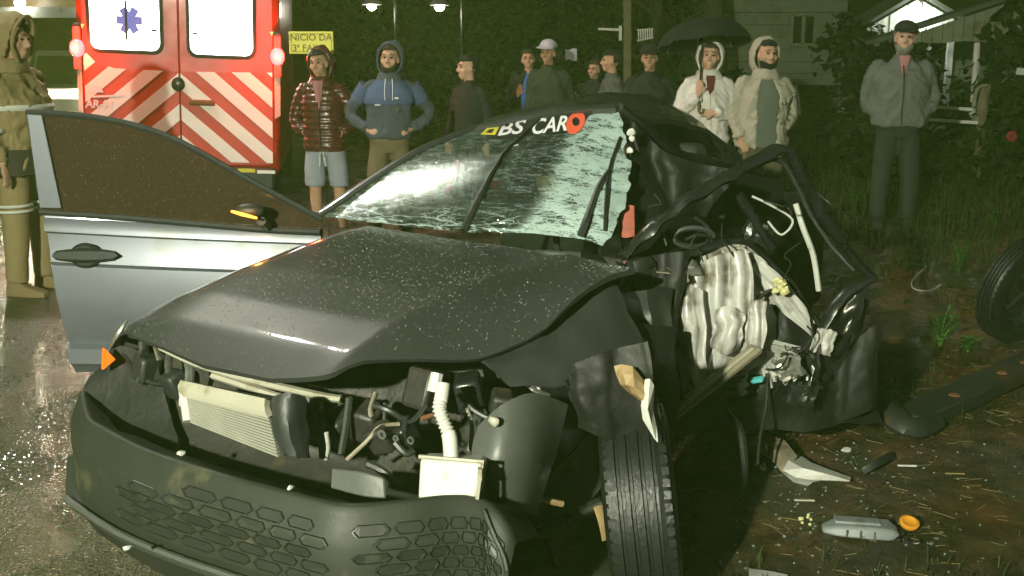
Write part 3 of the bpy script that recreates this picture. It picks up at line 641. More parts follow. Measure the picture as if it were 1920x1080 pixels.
# the two rear doors, each slightly proud, with window, stripes
def rpoly(x0, x1, z0, z1, r, n=6):
    out = []
    for cx, cz, a0 in ((x1 - r, z0 + r, -90), (x1 - r, z1 - r, 0), (x0 + r, z1 - r, 90), (x0 + r, z0 + r, 180)):
        for k in range(n + 1):
            a = R(a0 + 90 * k / n); out.append((cx + math.cos(a) * r, cz + math.sin(a) * r))
    return out
def clip(poly, a, b, c):   # keep a*x+b*z<=c
    out = []
    for i in range(len(poly)):
        p, q = poly[i], poly[(i + 1) % len(poly)]; dp = a * p[0] + b * p[1] - c; dq = a * q[0] + b * q[1] - c
        if dp <= 0: out.append(p)
        if dp * dq < 0: t_ = dp / (dp - dq); out.append((p[0] + (q[0] - p[0]) * t_, p[1] + (q[1] - p[1]) * t_))
    return out
ztop, zbot = az_(134), az_(302)
for s in (-1, 1):
    x0, x1 = (-.93, -.006) if s < 0 else (.006, .93)
    dr = MB().prism([(x, -.012, z) for x, z in rpoly(x0, x1, zbot - .03, 2.5, .06)], (0, .03, 0)).build('door', M['amb_red'], amb, smooth=False, bevel=.006)
    wx0, wx1, wz0, wz1 = (ax_(176), ax_(305), az_(97), az_(-22)) if s < 0 else (ax_(362), ax_(482), az_(100), az_(-18))
    fr = MB()
    po, pi_ = rpoly(wx0 - .035, wx1 + .035, wz0 - .035, wz1 + .035, .10), rpoly(wx0, wx1, wz0, wz1, .075)
    k = len(po); vs = [V((x, -.028, z)) for x, z in po] + [V((x, -.034, z)) for x, z in pi_] + [V((x, -.01, z)) for x, z in po] + [V((x, -.01, z)) for x, z in pi_]
    fs = []
    for i in range(k):
        j = (i + 1) % k; fs += [(i, j, k + j, k + i), (i, 2 * k + i, 2 * k + j, j), (k + i, k + j, 3 * k + j, 3 * k + i)]
    fo = fr.add(vs, fs).build('window', M['gasket'], dr)
    MB().prism([(x, -.022, z) for x, z in pi_], (0, .008, 0)).build('pane', M['window_light'], fo, smooth=False)
    if s > 0: MB().box((wx0 + .26, -.0245, (wz0 + wz1) / 2), (.085, .003, wz1 - wz0 - .02)).build('partition', M['win_grey'], fo, smooth=False); MB().box((wx0 + .33, -.0275, wz0 + .18), (.2, .002, .018)).build('shelf_edge', M['win_grey'], fo, smooth=False)
    MB().box((wx1 - .05 if s < 0 else wx0 + .05, -.037, (wz0 + wz1) / 2 - .1), (.055, .02, .022)).build('latch', M['gasket'], fo)
    region = [(x0 + .02, zbot), (x1 - .004 if s < 0 else x1 - .02, zbot), (x1 - .004 if s < 0 else x1 - .02, ztop), (x0 + .02, ztop)]
    if s > 0: region = [(x0 + .004, zbot), (x1 - .01, zbot), (x1 - .01, ztop + .02), (x0 + .004, ztop)]
    else: region = [(x0 + .01, zbot), (x1 - .004, zbot), (x1 - .004, ztop), (x0 + .3, ztop + .01), (x0 + .12, ztop + .06), (x0 + .01, ztop + .17)]
    base = MB().prism([(x, -.0165, z) for x, z in region], (0, .004, 0)).build('stripe_field', M['stripe_red'], dr, smooth=False)
    per, wd = .290, .152; sl = .80
    for i in range(-6, 12):
        c0 = az_(166) + i * per        # z on the seam at x = 0 of stripe's lower edge
        # stripe: z = c + sl*|x| * -1 ; band between c0 and c0+wd
        pol = clip(region, s * sl, 1, c0 + wd); pol = clip(pol, -s * sl, -1, -c0) if len(pol) > 2 else []
        if len(pol) > 2: MB().prism([(x, -.0205, z) for x, z in pol], (0, .0035, 0)).build('stripe', M['stripe_white'], dr, smooth=False)
    for zz in (zbot + .15, 1.5, 2.2): MB().tube([(s * .955, -.02, zz - .05), (s * .955, -.02, zz + .05)], .018, 8).build('hinge', M['amb_red'], dr)
    # corner reflector and tail lamp
    MB().prism([(s * .945, -.02, az_(218)), (s * 1.0, .03, az_(212)), (s * 1.0, .03, az_(140)), (s * .945, -.02, az_(132))], (0, .03, 0)).build('marker_panel', M['stripe_white'], amb, smooth=False)
    zl = az_(97 if s < 0 else 99)
    lh = MB().box((s * .975, .0, zl + .02), (.09, .07, .42)).build('tail_light', M['gasket'], amb, bevel=.015)
    MB().ball((s * .975, -.03, zl), (.072, .045, .085), 12, 10).build('lamp', M['tail_core'], lh)
    MB().box((s * .975, -.034, zl + .13), (.07, .012, .12)).build('lens', M['tail_red'], lh, bevel=.005); MB().box((s * .975, -.034, zl - .13), (.07, .012, .12)).build('lens', M['tail_red'], lh, bevel=.005)
    MB().prism([(s * .90, -.02, az_(52)), (s * .945, -.02, az_(52)), (s * .92, -.02, az_(60))], (0, .008, 0)).build('amber_marker', M['amber_mark'], amb, smooth=False)
    d = bpy.data.lights.new('tail_lamp', 'POINT'); d.energy = 34; d.color = (1, .06, .025); d.shadow_soft_size = .05
    o = bpy.data.objects.new('tail_lamp', d); COL.objects.link(o); o.parent = amb; o.location = (s * 1.0, -.14, zl)
MB().lathe([(-.045, .0), (-.045, .05), (-.035, .065), (-.012, .07)], 20, 'Y', (-.015, 0, az_(158))).build('lock_boss', M['dark_metal'], amb)
MB().box((ax_(382), -.03, az_(191)), (.26, .03, .055)).build('door_handle', M['rust'], amb, bevel=.015)
# emblem on the left window: one bar and a blue six armed star with its rod
ex, ez = ax_(243), az_(42)
e = MB()
for a in (0, 60, 120):
    c, s_ = math.cos(R(a)), math.sin(R(a)); e.prism([(ex + .03 + c * l - s_ * q, -.026, ez + s_ * l + c * q) for l, q in ((-.125, -.038), (.125, -.038), (.125, .038), (-.125, .038))], (0, .003, 0)); e.v = [V((p.x, p.y - .0004 * (a // 60), p.z)) if i >= len(e.v) - 8 else p for i, p in enumerate(e.v)]
e.build('star_emblem', M['emblem_blue'], amb, smooth=False)
MB().box((ex, -.029, ez), (.022, .003, .36)).build('emblem_rod', M['gasket'], amb, smooth=False)
# printing on the left door
MB().box((ax_(204), -.0222, az_(184)), (.30, .002, .018), (0, R(-4), 0)).build('faded_strip', M['white_vinyl'], amb, smooth=False)
for txt, px, py, sz in (('AR-91', 187, 200, .105),):
    me = text_mesh(txt, sz, .12, .003 if sz > .1 else 0); me.transform(Matrix.Translation((ax_(px), -.0225, az_(py))) @ Matrix.Rotation(R(90), 4, 'X')); finish('lettering', me, M['white_vinyl'], amb, smooth=False)
MB().prism([(ax_(px), -.0222, az_(py)) for px, py in ((166, 178), (172, 166), (184, 162), (192, 170), (196, 178))], (0, .002, 0)).build('badge', M['white_vinyl'], amb, smooth=False)
bp_ = MB().box((0, -.1, az_(330)), (1.9, .3, .2)).build('bumper', M['black_plastic'], amb, bevel=.03)
MB().box((ax_(470), -.255, az_(312)), (.17, .012, .035)).build('reflector', M['yellow_vinyl'], bp_); MB().box((ax_(508), -.255, az_(314)), (.18, .012, .03)).build('reflector', M['stripe_white'], bp_)
MB().box((ax_(225), -.255, az_(318)), (.3, .012, .1)).build('licence_plate', M['white_plastic'], bp_)
for s in (-1, 1):
    for y in (.95, 4.5):
        wo = MB().lathe([(-.1, .15), (-.115, .28), (-.09, .34), (.09, .34), (.115, .28), (.1, .15)], 28, 'X', (s * .84, y, .34)).build('wheel', M['rubber'], amb)
        MB().lathe([(s * .1, .0), (s * .08, .1), (s * .105, .19)], 20, 'X', (s * .84, y, .34)).build('rim', M['galv'], wo)
# ================================================================== the wrecked car
from mathutils.bvhtree import BVHTree
CO, CA = V((-.10, 3.91, 0)), math.atan2(-.839, -.545)
CMI = (Matrix.Translation(CO) @ Matrix.Rotation(CA, 4, 'Z')).inverted()
car = thing('wrecked_car', 'dark grey car with a shattered windshield and its whole left side torn open', 'car', CO, CA)
def cl(px, py, Y): return CMI @ at(px, py, Y)
def cg(px, py, z): return CMI @ gp(px, py, z)
def pl(pts, n=6): return catmull([cl(*p) for p in pts], n)
def coons(bot, top, lef, rig, n, m):
    # curves as lists resampled to n+1 / m+1 points
    def rs(c, k):
        L_ = [0]
        for a, b in zip(c, c[1:]): L_.append(L_[-1] + (b - a).length)
        tab = [(l / L_[-1], p) for l, p in zip(L_, c)]
        return [interp(tab, i / k) for i in range(k + 1)]
    b_, t_, l_, r_ = rs(bot, n), rs(top, n), rs(lef, m), rs(rig, m); rows = []
    for j in range(m + 1):
        v = j / m; row = []
        for i in range(n + 1):
            u = i / n
            row.append(b_[i] * (1 - v) + t_[i] * v + l_[j] * (1 - u) + r_[j] * u - (b_[0] * (1 - u) * (1 - v) + b_[n] * u * (1 - v) + t_[0] * (1 - u) * v + t_[n] * u * v))
        rows.append(row)
    return rows
# ---- bonnet
mk('dull_red', (.32, .07, .04), .6, 0, .3, 20, dirt=(.1, .05, .03), dscale=14, damt=.4)
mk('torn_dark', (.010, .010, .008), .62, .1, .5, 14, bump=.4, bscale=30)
XF = [(-.66, 1.10), (-.62, 1.14), (-.45, 1.19), (-.15, 1.23), (.12, 1.225), (.30, 1.18), (.40, 1.02), (.53, .80), (.60, .64), (.68, .40)]
XR = [(-.76, .03), (-.4, .12), (0, .17), (.4, .17), (.7, .16)]
ZP = [(0, .945), (.2, .94), (.45, .922), (.7, .892), (.95, .845), (1.1, .795), (1.2, .735), (1.25, .705)]
def hoodz(X, Y, edge):
    z = interp(ZP, X); t = sstep(.1, 1.2, X)
    d = max(0, .30 - (Y - edge)) / .30
    z -= d * d * (.165 - .11 * t)
    yc = lerp(.47, .30, max(0, min(1, X / 1.18)))
    e = Y - yc
    if e > 0: z -= (e * e / (e + .07)) * (.14 + 1.16 * sstep(.25, .98, X))
    z += .006 * math.exp(-(e / .05) ** 2)
    # shallow dent and buckle near the struck side
    z += .012 * noise.noise(V((X * 2.2, Y * 2.6, 1))) * sstep(-.1, .5, Y) - .02 * math.exp(-((X - .35) / .2) ** 2 - ((Y - .5) / .16) ** 2)
    return z
NH, MH = 56, 56; hood_rows = []
for j in range(MH + 1):
    t = j / MH; yr = lerp(-.745, -.64, t ** 1.4); yl = lerp(.70, .62, t); row = []
    for i in range(NH + 1):
        Y = lerp(yr, yl, i / NH); X = lerp(interp(XR, Y), interp(XF, Y), t); row.append(V((X, Y, hoodz(X, Y, yr))))
    hood_rows.append(row)
hood = MB().sheet([r_[::-1] for r_ in hood_rows], .018).build('hood', M['dark_paint'], car, ang=60)
bvh_h = BVHTree.FromPolygons([p for r_ in hood_rows for p in r_], [(i * (NH + 1) + k, i * (NH + 1) + k + 1, (i + 1) * (NH + 1) + k + 1, (i + 1) * (NH + 1) + k) for i in range(MH) for k in range(NH)])
# raindrops standing on the bonnet
dr = MB(); k = 0
while k < 5200:
    t = random.random(); s = random.random()
    j = min(MH - 1, int(t * MH)); i = min(NH - 1, int(s * NH)); p = hood_rows[j][i].lerp(hood_rows[j + 1][i + 1], random.random())
    p = p + V((random.uniform(-.012, .012), random.uniform(-.012, .012), 0))
    dens = noise.noise(p * 3.1) + .5
    if random.random() > dens * (1.0 - .55 * t): k += .3; continue
    hit = bvh_h.ray_cast(p + V((0, 0, .2)), V((0, 0, -1)))
    if hit[0] is None: k += .2; continue
    r_ = random.choice((.0008, .001, .0012, .0015, .0019, .0026)); q = hit[0]; nn = hit[1] if hit[1].z > 0 else -hit[1]
    u = nn.orthogonal().normalized(); v_ = nn.cross(u); o = len(dr.v); el = random.uniform(.8, 1.4)
    for rr, hh in ((1, -.1), (.8, .5), (.35, .8)):
        for a in range(6): dr.v.append(q + (u * math.cos(a * 1.047) * el + v_ * math.sin(a * 1.047)) * r_ * rr + nn * r_ * hh)
    dr.v.append(q + nn * r_ * .88)
    for l in range(2):
        for a in range(6): b = (a + 1) % 6; dr.f.append((o + l * 6 + a, o + l * 6 + b, o + l * 6 + 6 + b, o + l * 6 + 6 + a))
    for a in range(6): dr.f.append((o + 12 + a, o + 12 + (a + 1) % 6, o + 18))
    k += 1
do = dr.build('raindrops', M['water'], hood, fix=False, smooth=False); do['kind'] = 'stuff'
# ---- right front wing (towards the open door)
rows = []
for j in range(0, MH + 1, 4):
    e = hood_rows[j][0]; X = e.x; t = j / MH
    rows.append([e + V((.0, -.008, -.006)), e + V((0, -.035, -.016)), e + V((.0, -.075 - .02 * (1 - t), -.055)), e + V((0, -.11 - .02 * (1 - t), -.13)), e + V((-.01, -.12, -.26)), e + V((-.02, -.10, -.37))])
MB().sheet(rows, .012).build('wing', M['dark_paint'], car, ang=60)
# ---- left wing, crumpled
mk('fin_alu', (.27, .265, .22), .5, .1, .15, 20)
LW = [[(890, 676, 3.02), (985, 630, 3.12), (1065, 570, 3.28), (1140, 495, 3.46)], [(925, 702, 2.95), (1010, 682, 3.0), (1100, 640, 3.14), (1185, 580, 3.34)], [(960, 724, 2.93), (1040, 722, 2.96), (1112, 722, 3.04), (1200, 700, 3.2)], [(990, 738, 2.94), (1062, 750, 2.95), (1128, 788, 3.0), (1215, 800, 3.15)]]
def fine(grid, n=5):
    rows = [catmull([cl(*p) for p in r_], n) for r_ in grid]
    cols = [catmull([r_[k] for r_ in rows], n) for k in range(len(rows[0]))]
    return [[c[j] for c in cols] for j in range(len(cols[0]))]
MB().sheet(fine(LW[:3]), .010).jitter(.03, 6).jitter(.010, 18).build('wing', M['dark_paint'], car, ang=60, label='crumpled dark left front wing')
MB().sheet(fine([[(1050, 640, 3.2), (1120, 620, 3.3), (1190, 600, 3.4), (1260, 620, 3.5)], [(1068, 745, 3.06), (1120, 740, 3.08), (1190, 735, 3.16), (1270, 760, 3.32)], [(1100, 805, 3.03), (1135, 812, 3.02), (1190, 800, 3.08), (1262, 830, 3.26)]], 5), .01).jitter(.03, 6).build('arch_lip', M['torn_dark'], car, ang=40)
# ---- windscreen
gb_ = pl([(600, 405, 4.28), (700, 417, 4.16), (860, 434, 3.96), (1000, 438, 3.86), (1090, 448, 3.80), (1130, 462, 3.80)])
gt_ = pl([(892, 243, 4.74), (1000, 219, 4.55), (1080, 206, 4.42), (1158, 199, 4.30)])
gl_ = pl([(600, 405, 4.28), (735, 315, 4.45), (810, 274, 4.58), (892, 243, 4.74)])
gr_ = pl([(1130, 462, 3.80), (1168, 400, 3.87), (1178, 300, 4.08), (1158, 199, 4.30)])
GN, GM = 60, 36
grow = coons(gb_, gt_, gl_, gr_, GN, GM)
fw = (CMI.to_3x3() @ V((-.3, -.75, .6))).normalized()
for j in range(GM + 1):
    for i in range(GN + 1):
        u, v_ = i / GN, j / GM; grow[j][i] = grow[j][i] + fw * (.055 * math.sin(math.pi * u) * math.sin(math.pi * v_) + .016 * sstep(.7, .9, u) * noise.noise(grow[j][i] * 9))
def glassmat():
    m = bpy.data.materials.new('cracked_glass'); m.use_nodes = True; nt = m.node_tree; N, L = nt.nodes, nt.links; N.remove(N['Principled BSDF']); out = N['Material Output']
    uv = N.new('ShaderNodeUVMap'); sx = N.new('ShaderNodeSeparateXYZ'); L.new(uv.outputs[0], sx.inputs[0])
    def math_(op, a, b=None, cl_=False):
        n = N.new('ShaderNodeMath'); n.operation = op; n.use_clamp = cl_
        for k, q in enumerate((a, b)):
            if q is None: continue
            if isinstance(q, (int, float)): n.inputs[k].default_value = q
            else: L.new(q, n.inputs[k])
        return n.outputs[0]
    def mapr(src, a, b, c=0, d=1):
        n = N.new('ShaderNodeMapRange'); n.interpolation_type = 'SMOOTHSTEP'; n.inputs[1].default_value = a; n.inputs[2].default_value = b; n.inputs[3].default_value = c; n.inputs[4].default_value = d; L.new(src, n.inputs[0]); return n.outputs[0]
    def scaled(sx_, sy_, rot=0.0):
        n = N.new('ShaderNodeMapping'); n.inputs['Scale'].default_value = (sx_, sy_, 1); n.inputs['Rotation'].default_value = (0, 0, rot); L.new(uv.outputs[0], n.inputs[0])
        w_ = N.new('ShaderNodeTexNoise'); w_.inputs['Scale'].default_value = 3; w_.inputs['Detail'].default_value = 3; L.new(n.outputs[0], w_.inputs['Vector'])
        mx = N.new('ShaderNodeMix'); mx.data_type = 'RGBA'; mx.blend_type = 'ADD'; mx.inputs[0].default_value = .55; L.new(n.outputs[0], mx.inputs[6]); L.new(w_.outputs['Color'], mx.inputs[7]); return mx.outputs[2]
    def vor(vec, sc=1.0):
        n = N.new('ShaderNodeTexVoronoi'); n.feature = 'DISTANCE_TO_EDGE'; n.inputs['Scale'].default_value = sc; L.new(vec, n.inputs['Vector']); return n.outputs['Distance']
    def noi(vec, sc, det=6, rg=.6):
        n = N.new('ShaderNodeTexNoise'); n.inputs['Scale'].default_value = sc; n.inputs['Detail'].default_value = det; n.inputs['Roughness'].default_value = rg; L.new(vec, n.inputs['Vector']); return n.outputs['Fac']
    right = mapr(sx.outputs['X'], .70, .80)
    rim_glare = mapr(sx.outputs['X'], .34, .03)  # whitened left rim: the glare streak is put into the film
    topd = mapr(math_('ADD', sx.outputs['Y'], math_('MULTIPLY', sx.outputs['X'], -.35)), .42, .85)
    lowd = mapr(sx.outputs['Y'], .16, .02)
    st1 = mapr(vor(scaled(5, 17, .22)), .05, .0); st2 = mapr(vor(scaled(15, 46, .12)), .07, .0); st3 = mapr(vor(scaled(34, 60, -.4)), .10, .01)
    sm = mapr(noi(scaled(4, 16, .2), 2.0, 8, .68), .46, .72)
    patch = mapr(noi(uv.outputs[0], 3.2, 5), .42, .66)
    damage_glare = math_('ADD', math_('ADD', math_('MULTIPLY', right, 1.0), math_('MULTIPLY', rim_glare, .38)), math_('ADD', math_('MULTIPLY', topd, .55), math_('MULTIPLY', lowd, .55)), True)
    a1 = math_('MULTIPLY', st1, math_('ADD', .22, damage_glare)); a2 = math_('MULTIPLY', st2, math_('ADD', math_('MULTIPLY', patch, .42), math_('MULTIPLY', damage_glare, .6)))
    a3 = math_('MULTIPLY', st3, math_('MULTIPLY', right, .7)); film = math_('MULTIPLY', sm, math_('ADD', .05, math_('MULTIPLY', damage_glare, .5)))
    core = math_('MULTIPLY', mapr(noi(scaled(9, 12), 1.6, 7, .75), .41, .55), math_('MULTIPLY', right, .9))
    speck = math_('MULTIPLY', mapr(noi(scaled(60, 50), 2.0, 2), .66, .72), .5)
    fac = math_('ADD', math_('ADD', math_('ADD', a1, a2), math_('ADD', a3, film)), math_('ADD', core, speck), True)
    fac = math_('ADD', math_('MULTIPLY', fac, .82), .035, True)
    tr = N.new('ShaderNodeBsdfTransparent'); tr.inputs[0].default_value = (.34, .46, .33, 1)
    df = N.new('ShaderNodeBsdfPrincipled'); df.inputs['Base Color'].default_value = (.44, .575, .535, 1); df.inputs['Roughness'].default_value = .38
    bp = N.new('ShaderNodeBump'); bp.inputs['Strength'].default_value = .5; bp.inputs['Distance'].default_value = .006; L.new(fac, bp.inputs['Height']); L.new(bp.outputs[0], df.inputs['Normal'])
    mx = N.new('ShaderNodeMixShader'); L.new(fac, mx.inputs[0]); L.new(tr.outputs[0], mx.inputs[1]); L.new(df.outputs[0], mx.inputs[2])
    gs = N.new('ShaderNodeBsdfGlossy'); gs.inputs['Roughness'].default_value = .17; gs.inputs['Color'].default_value = (.9, 1, .95, 1)
    b2 = N.new('ShaderNodeBump'); b2.inputs['Strength'].default_value = .35; b2.inputs['Distance'].default_value = .004; L.new(noi(scaled(30, 30), 2.5, 4), b2.inputs['Height']); L.new(b2.outputs[0], gs.inputs['Normal'])
    fr = N.new('ShaderNodeFresnel'); fr.inputs[0].default_value = 1.5
    m2 = N.new('ShaderNodeMixShader'); L.new(math_('ADD', fr.outputs[0], .05), m2.inputs[0]); L.new(mx.outputs[0], m2.inputs[1]); L.new(gs.outputs[0], m2.inputs[2]); L.new(m2.outputs[0], out.inputs[0])
    return m
M['glass'] = glassmat()
def uv_sheet(name, rows, m, parent, **kw):
    o = MB().sheet(rows).build(name, m, parent, fix=False, ang=180); me = o.data; uvl = me.uv_layers.new(name='UVMap'); n = len(rows[0]); mm = len(rows)
    for lp in me.loops: uvl.data[lp.index].uv = ((lp.vertex_index % n) / (n - 1), (lp.vertex_index // n) / (mm - 1))
    return o
# torn right edge: last columns pulled unevenly
for j in range(GM + 1):
    for i in (GN - 1, GN): grow[j][i] = grow[j][i] + V((0, .035 * noise.noise(V((j * .23, 3, 0))) + .014 * noise.noise(V((j * 1.3, 8, 0))), .01 * noise.noise(V((j * .8, 5, 0)))))
glass = uv_sheet('windshield', grow, M['glass'], car)
bvh_g = BVHTree.FromPolygons([p for r_ in grow for p in r_], [(i * (GN + 1) + k, i * (GN + 1) + k + 1, (i + 1) * (GN + 1) + k + 1, (i + 1) * (GN + 1) + k) for i in range(GM) for k in range(GN)])
eye_l = CMI @ V((0, 0, CAMZ))
def on_glass(px, py, off=.006):
    d = (CMI.to_3x3() @ ray(px, py)).normalized(); h = bvh_g.ray_cast(eye_l, d)
    if h[0] is None:
        h = bvh_g.find_nearest(cl(px, py, 4.2)); return h[0] - d * off
    return h[0] - d * off
# shards hanging off the torn edge
for k, (px, py, s) in enumerate(((1183, 248, .017), (1186, 259, .014), (1181, 282, .016))):
    c = cl(px, py, 4.12); P = [c + V((random.uniform(-s, s), random.uniform(-s, s) * .9, random.uniform(-s, s))) for _ in range(5)]
    MB().ball(c, (s * .5, s * .8, s * .9), 7, 5).jitter(s * .5, 40, k).build('glass_shard', M['white_plastic'], car, ang=10)
# banner across the top of the glass
def glass_poly(name, pts, m, off, ns=10):
    # four px corners (tl, tr, br, bl) draped on the glass
    tl, tr_, br, bl = [V((*p, 0)) for p in pts]; rows = []
    for j in range(5):
        v_ = j / 4; rows.append([on_glass(*(tl.lerp(tr_, i / ns).lerp(bl.lerp(br, i / ns), v_)).xy, off) for i in range(ns + 1)])
    return MB().sheet(rows).build(name, m, glass, fix=False)
glass_poly('banner', ((915, 236), (1112, 207), (1082, 247), (912, 262)), M['banner_black'], .004)
glass_poly('banner_tag', ((913, 240), (936, 238), (928, 253), (901, 252)), M['yellow_vinyl'], .007, 4)
glass_poly('tag_mark', ((917, 243), (927, 241.5), (922, 249), (910, 249)), M['banner_black'], .0085, 3)
def glass_text(txt, cx, cy, wpx, hpx, slope, m, shear=.35, bold=.02, off=.008):
    me = text_mesh(txt, 1.0, shear, bold); bm = bmesh.new(); bm.from_mesh(me); bmesh.ops.subdivide_edges(bm, edges=[e for e in bm.edges if e.calc_length() > .25], cuts=2); bmesh.ops.triangulate(bm, faces=bm.faces); bm.to_mesh(me); bm.free()
    xs_ = [v_.co.x for v_ in me.vertices]; ys_ = [v_.co.y for v_ in me.vertices]; x0, x1, y0, y1 = min(xs_), max(xs_), min(ys_), max(ys_)
    for v_ in me.vertices:
        px = cx + ((v_.co.x - x0) / (x1 - x0) - .5) * wpx; py = cy - ((v_.co.y - y0) / (y1 - y0) - .5) * hpx + (px - cx) * slope
        v_.co = on_glass(px, py, off)
    return finish('banner_lettering', me, m, glass, smooth=False)
glass_text('BS', 960, 239, 54, 26, -.10, M['white_vinyl'])
glass_text('CAR', 1031, 234, 66, 29, -.12, M['white_vinyl'])
rg = MB(); P = [];
for a in range(24):
    c, s = math.cos(a * R(15)), math.sin(a * R(15)); P.append((on_glass(1079 + 17 * c + 6 * -s, 230 + 21 * s, .009), on_glass(1080 + 7 * c, 228 + 8 * s, .009)))
rg.add([p for q in P for p in q], [(2 * a, 2 * ((a + 1) % 24), 2 * ((a + 1) % 24) + 1, 2 * a + 1) for a in range(24)]).build('banner_ring', M['red_vinyl'], glass, fix=False)
def droplets(rows_fn, n, rmax, parent):
    mb = MB(); k = 0
    while k < n:
        k += 1; hit = rows_fn()
        if hit is None or hit[0] is None: continue
        q, nn = hit[0], hit[1]; nn = nn if nn.dot(eye_l - q) > 0 else -nn
        r_ = rmax * random.uniform(.35, 1); u = nn.orthogonal().normalized(); v_ = nn.cross(u); o = len(mb.v)
        for rr, hh in ((1, -.1), (.7, .5)):
            for a in range(5): mb.v.append(q + (u * math.cos(a * 1.2566) + v_ * math.sin(a * 1.2566)) * r_ * rr + nn * r_ * hh)
        mb.v.append(q + nn * r_ * .75)
        for a in range(5): b = (a + 1) % 5; mb.f.append((o + a, o + b, o + 5 + b, o + 5 + a)); mb.f.append((o + 5 + a, o + 5 + b, o + 10))
    o = mb.build('raindrops', M['water'], parent, fix=False, smooth=False); o['kind'] = 'stuff'
def glass_pick():
    px, py = random.uniform(600, 1100), random.uniform(215, 440); d = (CMI.to_3x3() @ ray(px, py)).normalized(); h = bvh_g.ray_cast(eye_l, d); return (h[0], h[1])
droplets(glass_pick, 1400, .0028, glass)
# wipers
for arm, blade_ in (([(868, 432), (885, 395), (915, 335), (938, 296)], [(905, 372), (938, 296), (975, 258), (1012, 224)]), ([(1088, 442), (1100, 410), (1122, 350), (1140, 320)], [(1163, 258), (1143, 318), (1137, 380), (1134, 432)])):
    w_ = MB().tube(catmull([on_glass(*p, .03) for p in arm], 5), [.014, .013, .009, .006], 6).build('wiper', M['black_plastic'], car)
    MB().tube(catmull([on_glass(*p, .016) for p in blade_], 5), [.007, .008, .008, .006], 5).build('wiper_blade', M['rubber'], w_)
# pillars and roof
MB().tube([p + fw * .01 for p in gl_], .022, 8, flat=.7).build('pillar', M['dark_paint'], car)
tp = [grow[GM][i] for i in range(0, GN + 1, 6)]
rows = [[p + fw * .012 + V((.03, 0, -.012)) for p in tp], [p + V((0, 0, .016)) for p in tp]]
for dx, dz in ((-.15, .05), (-.45, .075), (-.9, .05), (-1.35, -.06), (-1.75, -.3)):
    rows.append([p + V((dx, 0, dz - (.10 + .10 * -dx) * sstep(.55, 1, i / 10))) for i, p in enumerate(tp)])
MB().sheet(rows, .02).build('roof', M['dark_paint'], car, ang=60)
MB().tube(pl([(1160, 200, 4.28), (1200, 232, 4.34), (1255, 282, 4.5), (1330, 305, 4.75), (1420, 318, 5.1)]), [.035, .04, .04, .03], 8, flat=.6).jitter(.01, 9).build('roof_rail', M['torn_dark'], car)
# cabin: floor pan, dash, seats, wheel
MB().loft([[V((x, sy * w_, z)) for sy, z in ((-1, .22), (.62, .22), (.62, h), (-1, h))] for x, w_, h in ((.5, .72, .60), (.0, .78, .80), (-.5, .8, .55), (-1.6, .8, .55), (-2.1, .8, .85), (-2.7, .74, .82))]).build('floor_pan', M['cabin_dark'], car, ang=30)
MB().sheet([[V((.02 - .14 * j, lerp(-.70, .42, i / 8), .90 - .03 * j * j + .015 * math.sin(i))) for i in range(9)] for j in range(4)], .03).build('dashboard', M['cabin_dark'], car)
for Y in (-.36, .18):
    s_ = MB(); s_.loft([[V((-.95 - .25 * t + dx, Y + sy * .23 * (1 - .35 * max(0, t - .75) * 4), .48 + .72 * t)) for dx, sy in ((.07, -1), (.09, 0), (.07, 1), (-.07, 1), (-.07, -1))] for t in (0, .25, .5, .75, 1)]); s_.build('seat', M['seat_cloth'], car, bevel=.02)
MB().tube([V((-.42 + .06 * math.sin(a), .24 + .18 * math.cos(a), .84 + .17 * math.sin(a))) for a in (k * R(15) for k in range(24))], .014, 6, closed=True).build('steering_wheel', M['black_plastic'], car)
for pts in ([(858, 300, 4.6), (848, 335, 4.55), (838, 365, 4.5)], [(945, 290, 4.45), (937, 322, 4.4), (925, 352, 4.35)]): MB().tube(pl(pts, 4), .016, 6, flat=.3).build('seat_belt', M['red_strap'], car)
MB().ball(cl(1028, 340, 4.4), (.05, .05, .07), 10, 8).jitter(.015, 20).build('hanging_pouch', M['peach'], car)
MB().prism([cl(1163, 382, 3.96), cl(1180, 385, 3.96), cl(1181, 442, 3.9), cl(1166, 445, 3.9)], (0, .02, 0)).build('airbag_tag', M['dull_red'], car)
MB().box((-2.1, -.18, .58), (1.1, 1.1, .42), (0, .06, 0), .82).jitter(.05, 3).build('boot', M['torn_dark'], car, bevel=.06)
# ---- open right front door
DY = 4.42
dh = [(1.0, -.055), (.985, -.02), (.955, .0), (.93, .004), (.918, -.018), (.86, -.012), (.80, .004), (.793, -.006), (.786, .006), (.66, .018), (.52, .012), (.455, -.008), (.44, -.012), (.425, .02), (.36, .022), (.345, 0.0), (.31, -.02)]
zs_top = cl(75, 404, DY)
def dpt(x, z, out): return CMI @ V((x, DY - out, z))
xl0, xr0 = at(78, 404, DY).x, at(600, 404, DY).x
zt = at(75, 402, DY).z; zb = at(100, 700, DY).z
rows = []
for i in range(13):
    s = i / 12; col = []
    for z, o_ in dh:
        zz = lerp(zb, zt, (z - .31) / .69) - .055 * s * sstep(.31, 1, z)     # waistline falls towards the hinge
        x = lerp(xl0 + .075 * (1 - (z - .31) / .69), xr0, s)
        col.append(dpt(x, zz, o_ + .02 * math.sin(math.pi * s)))
    rows.append(col)
door = MB().sheet(rows, .05).build('door', M['silver_lit_paint'], car, ang=28, label='dark grey front door standing wide open, painted lighter as if lit')
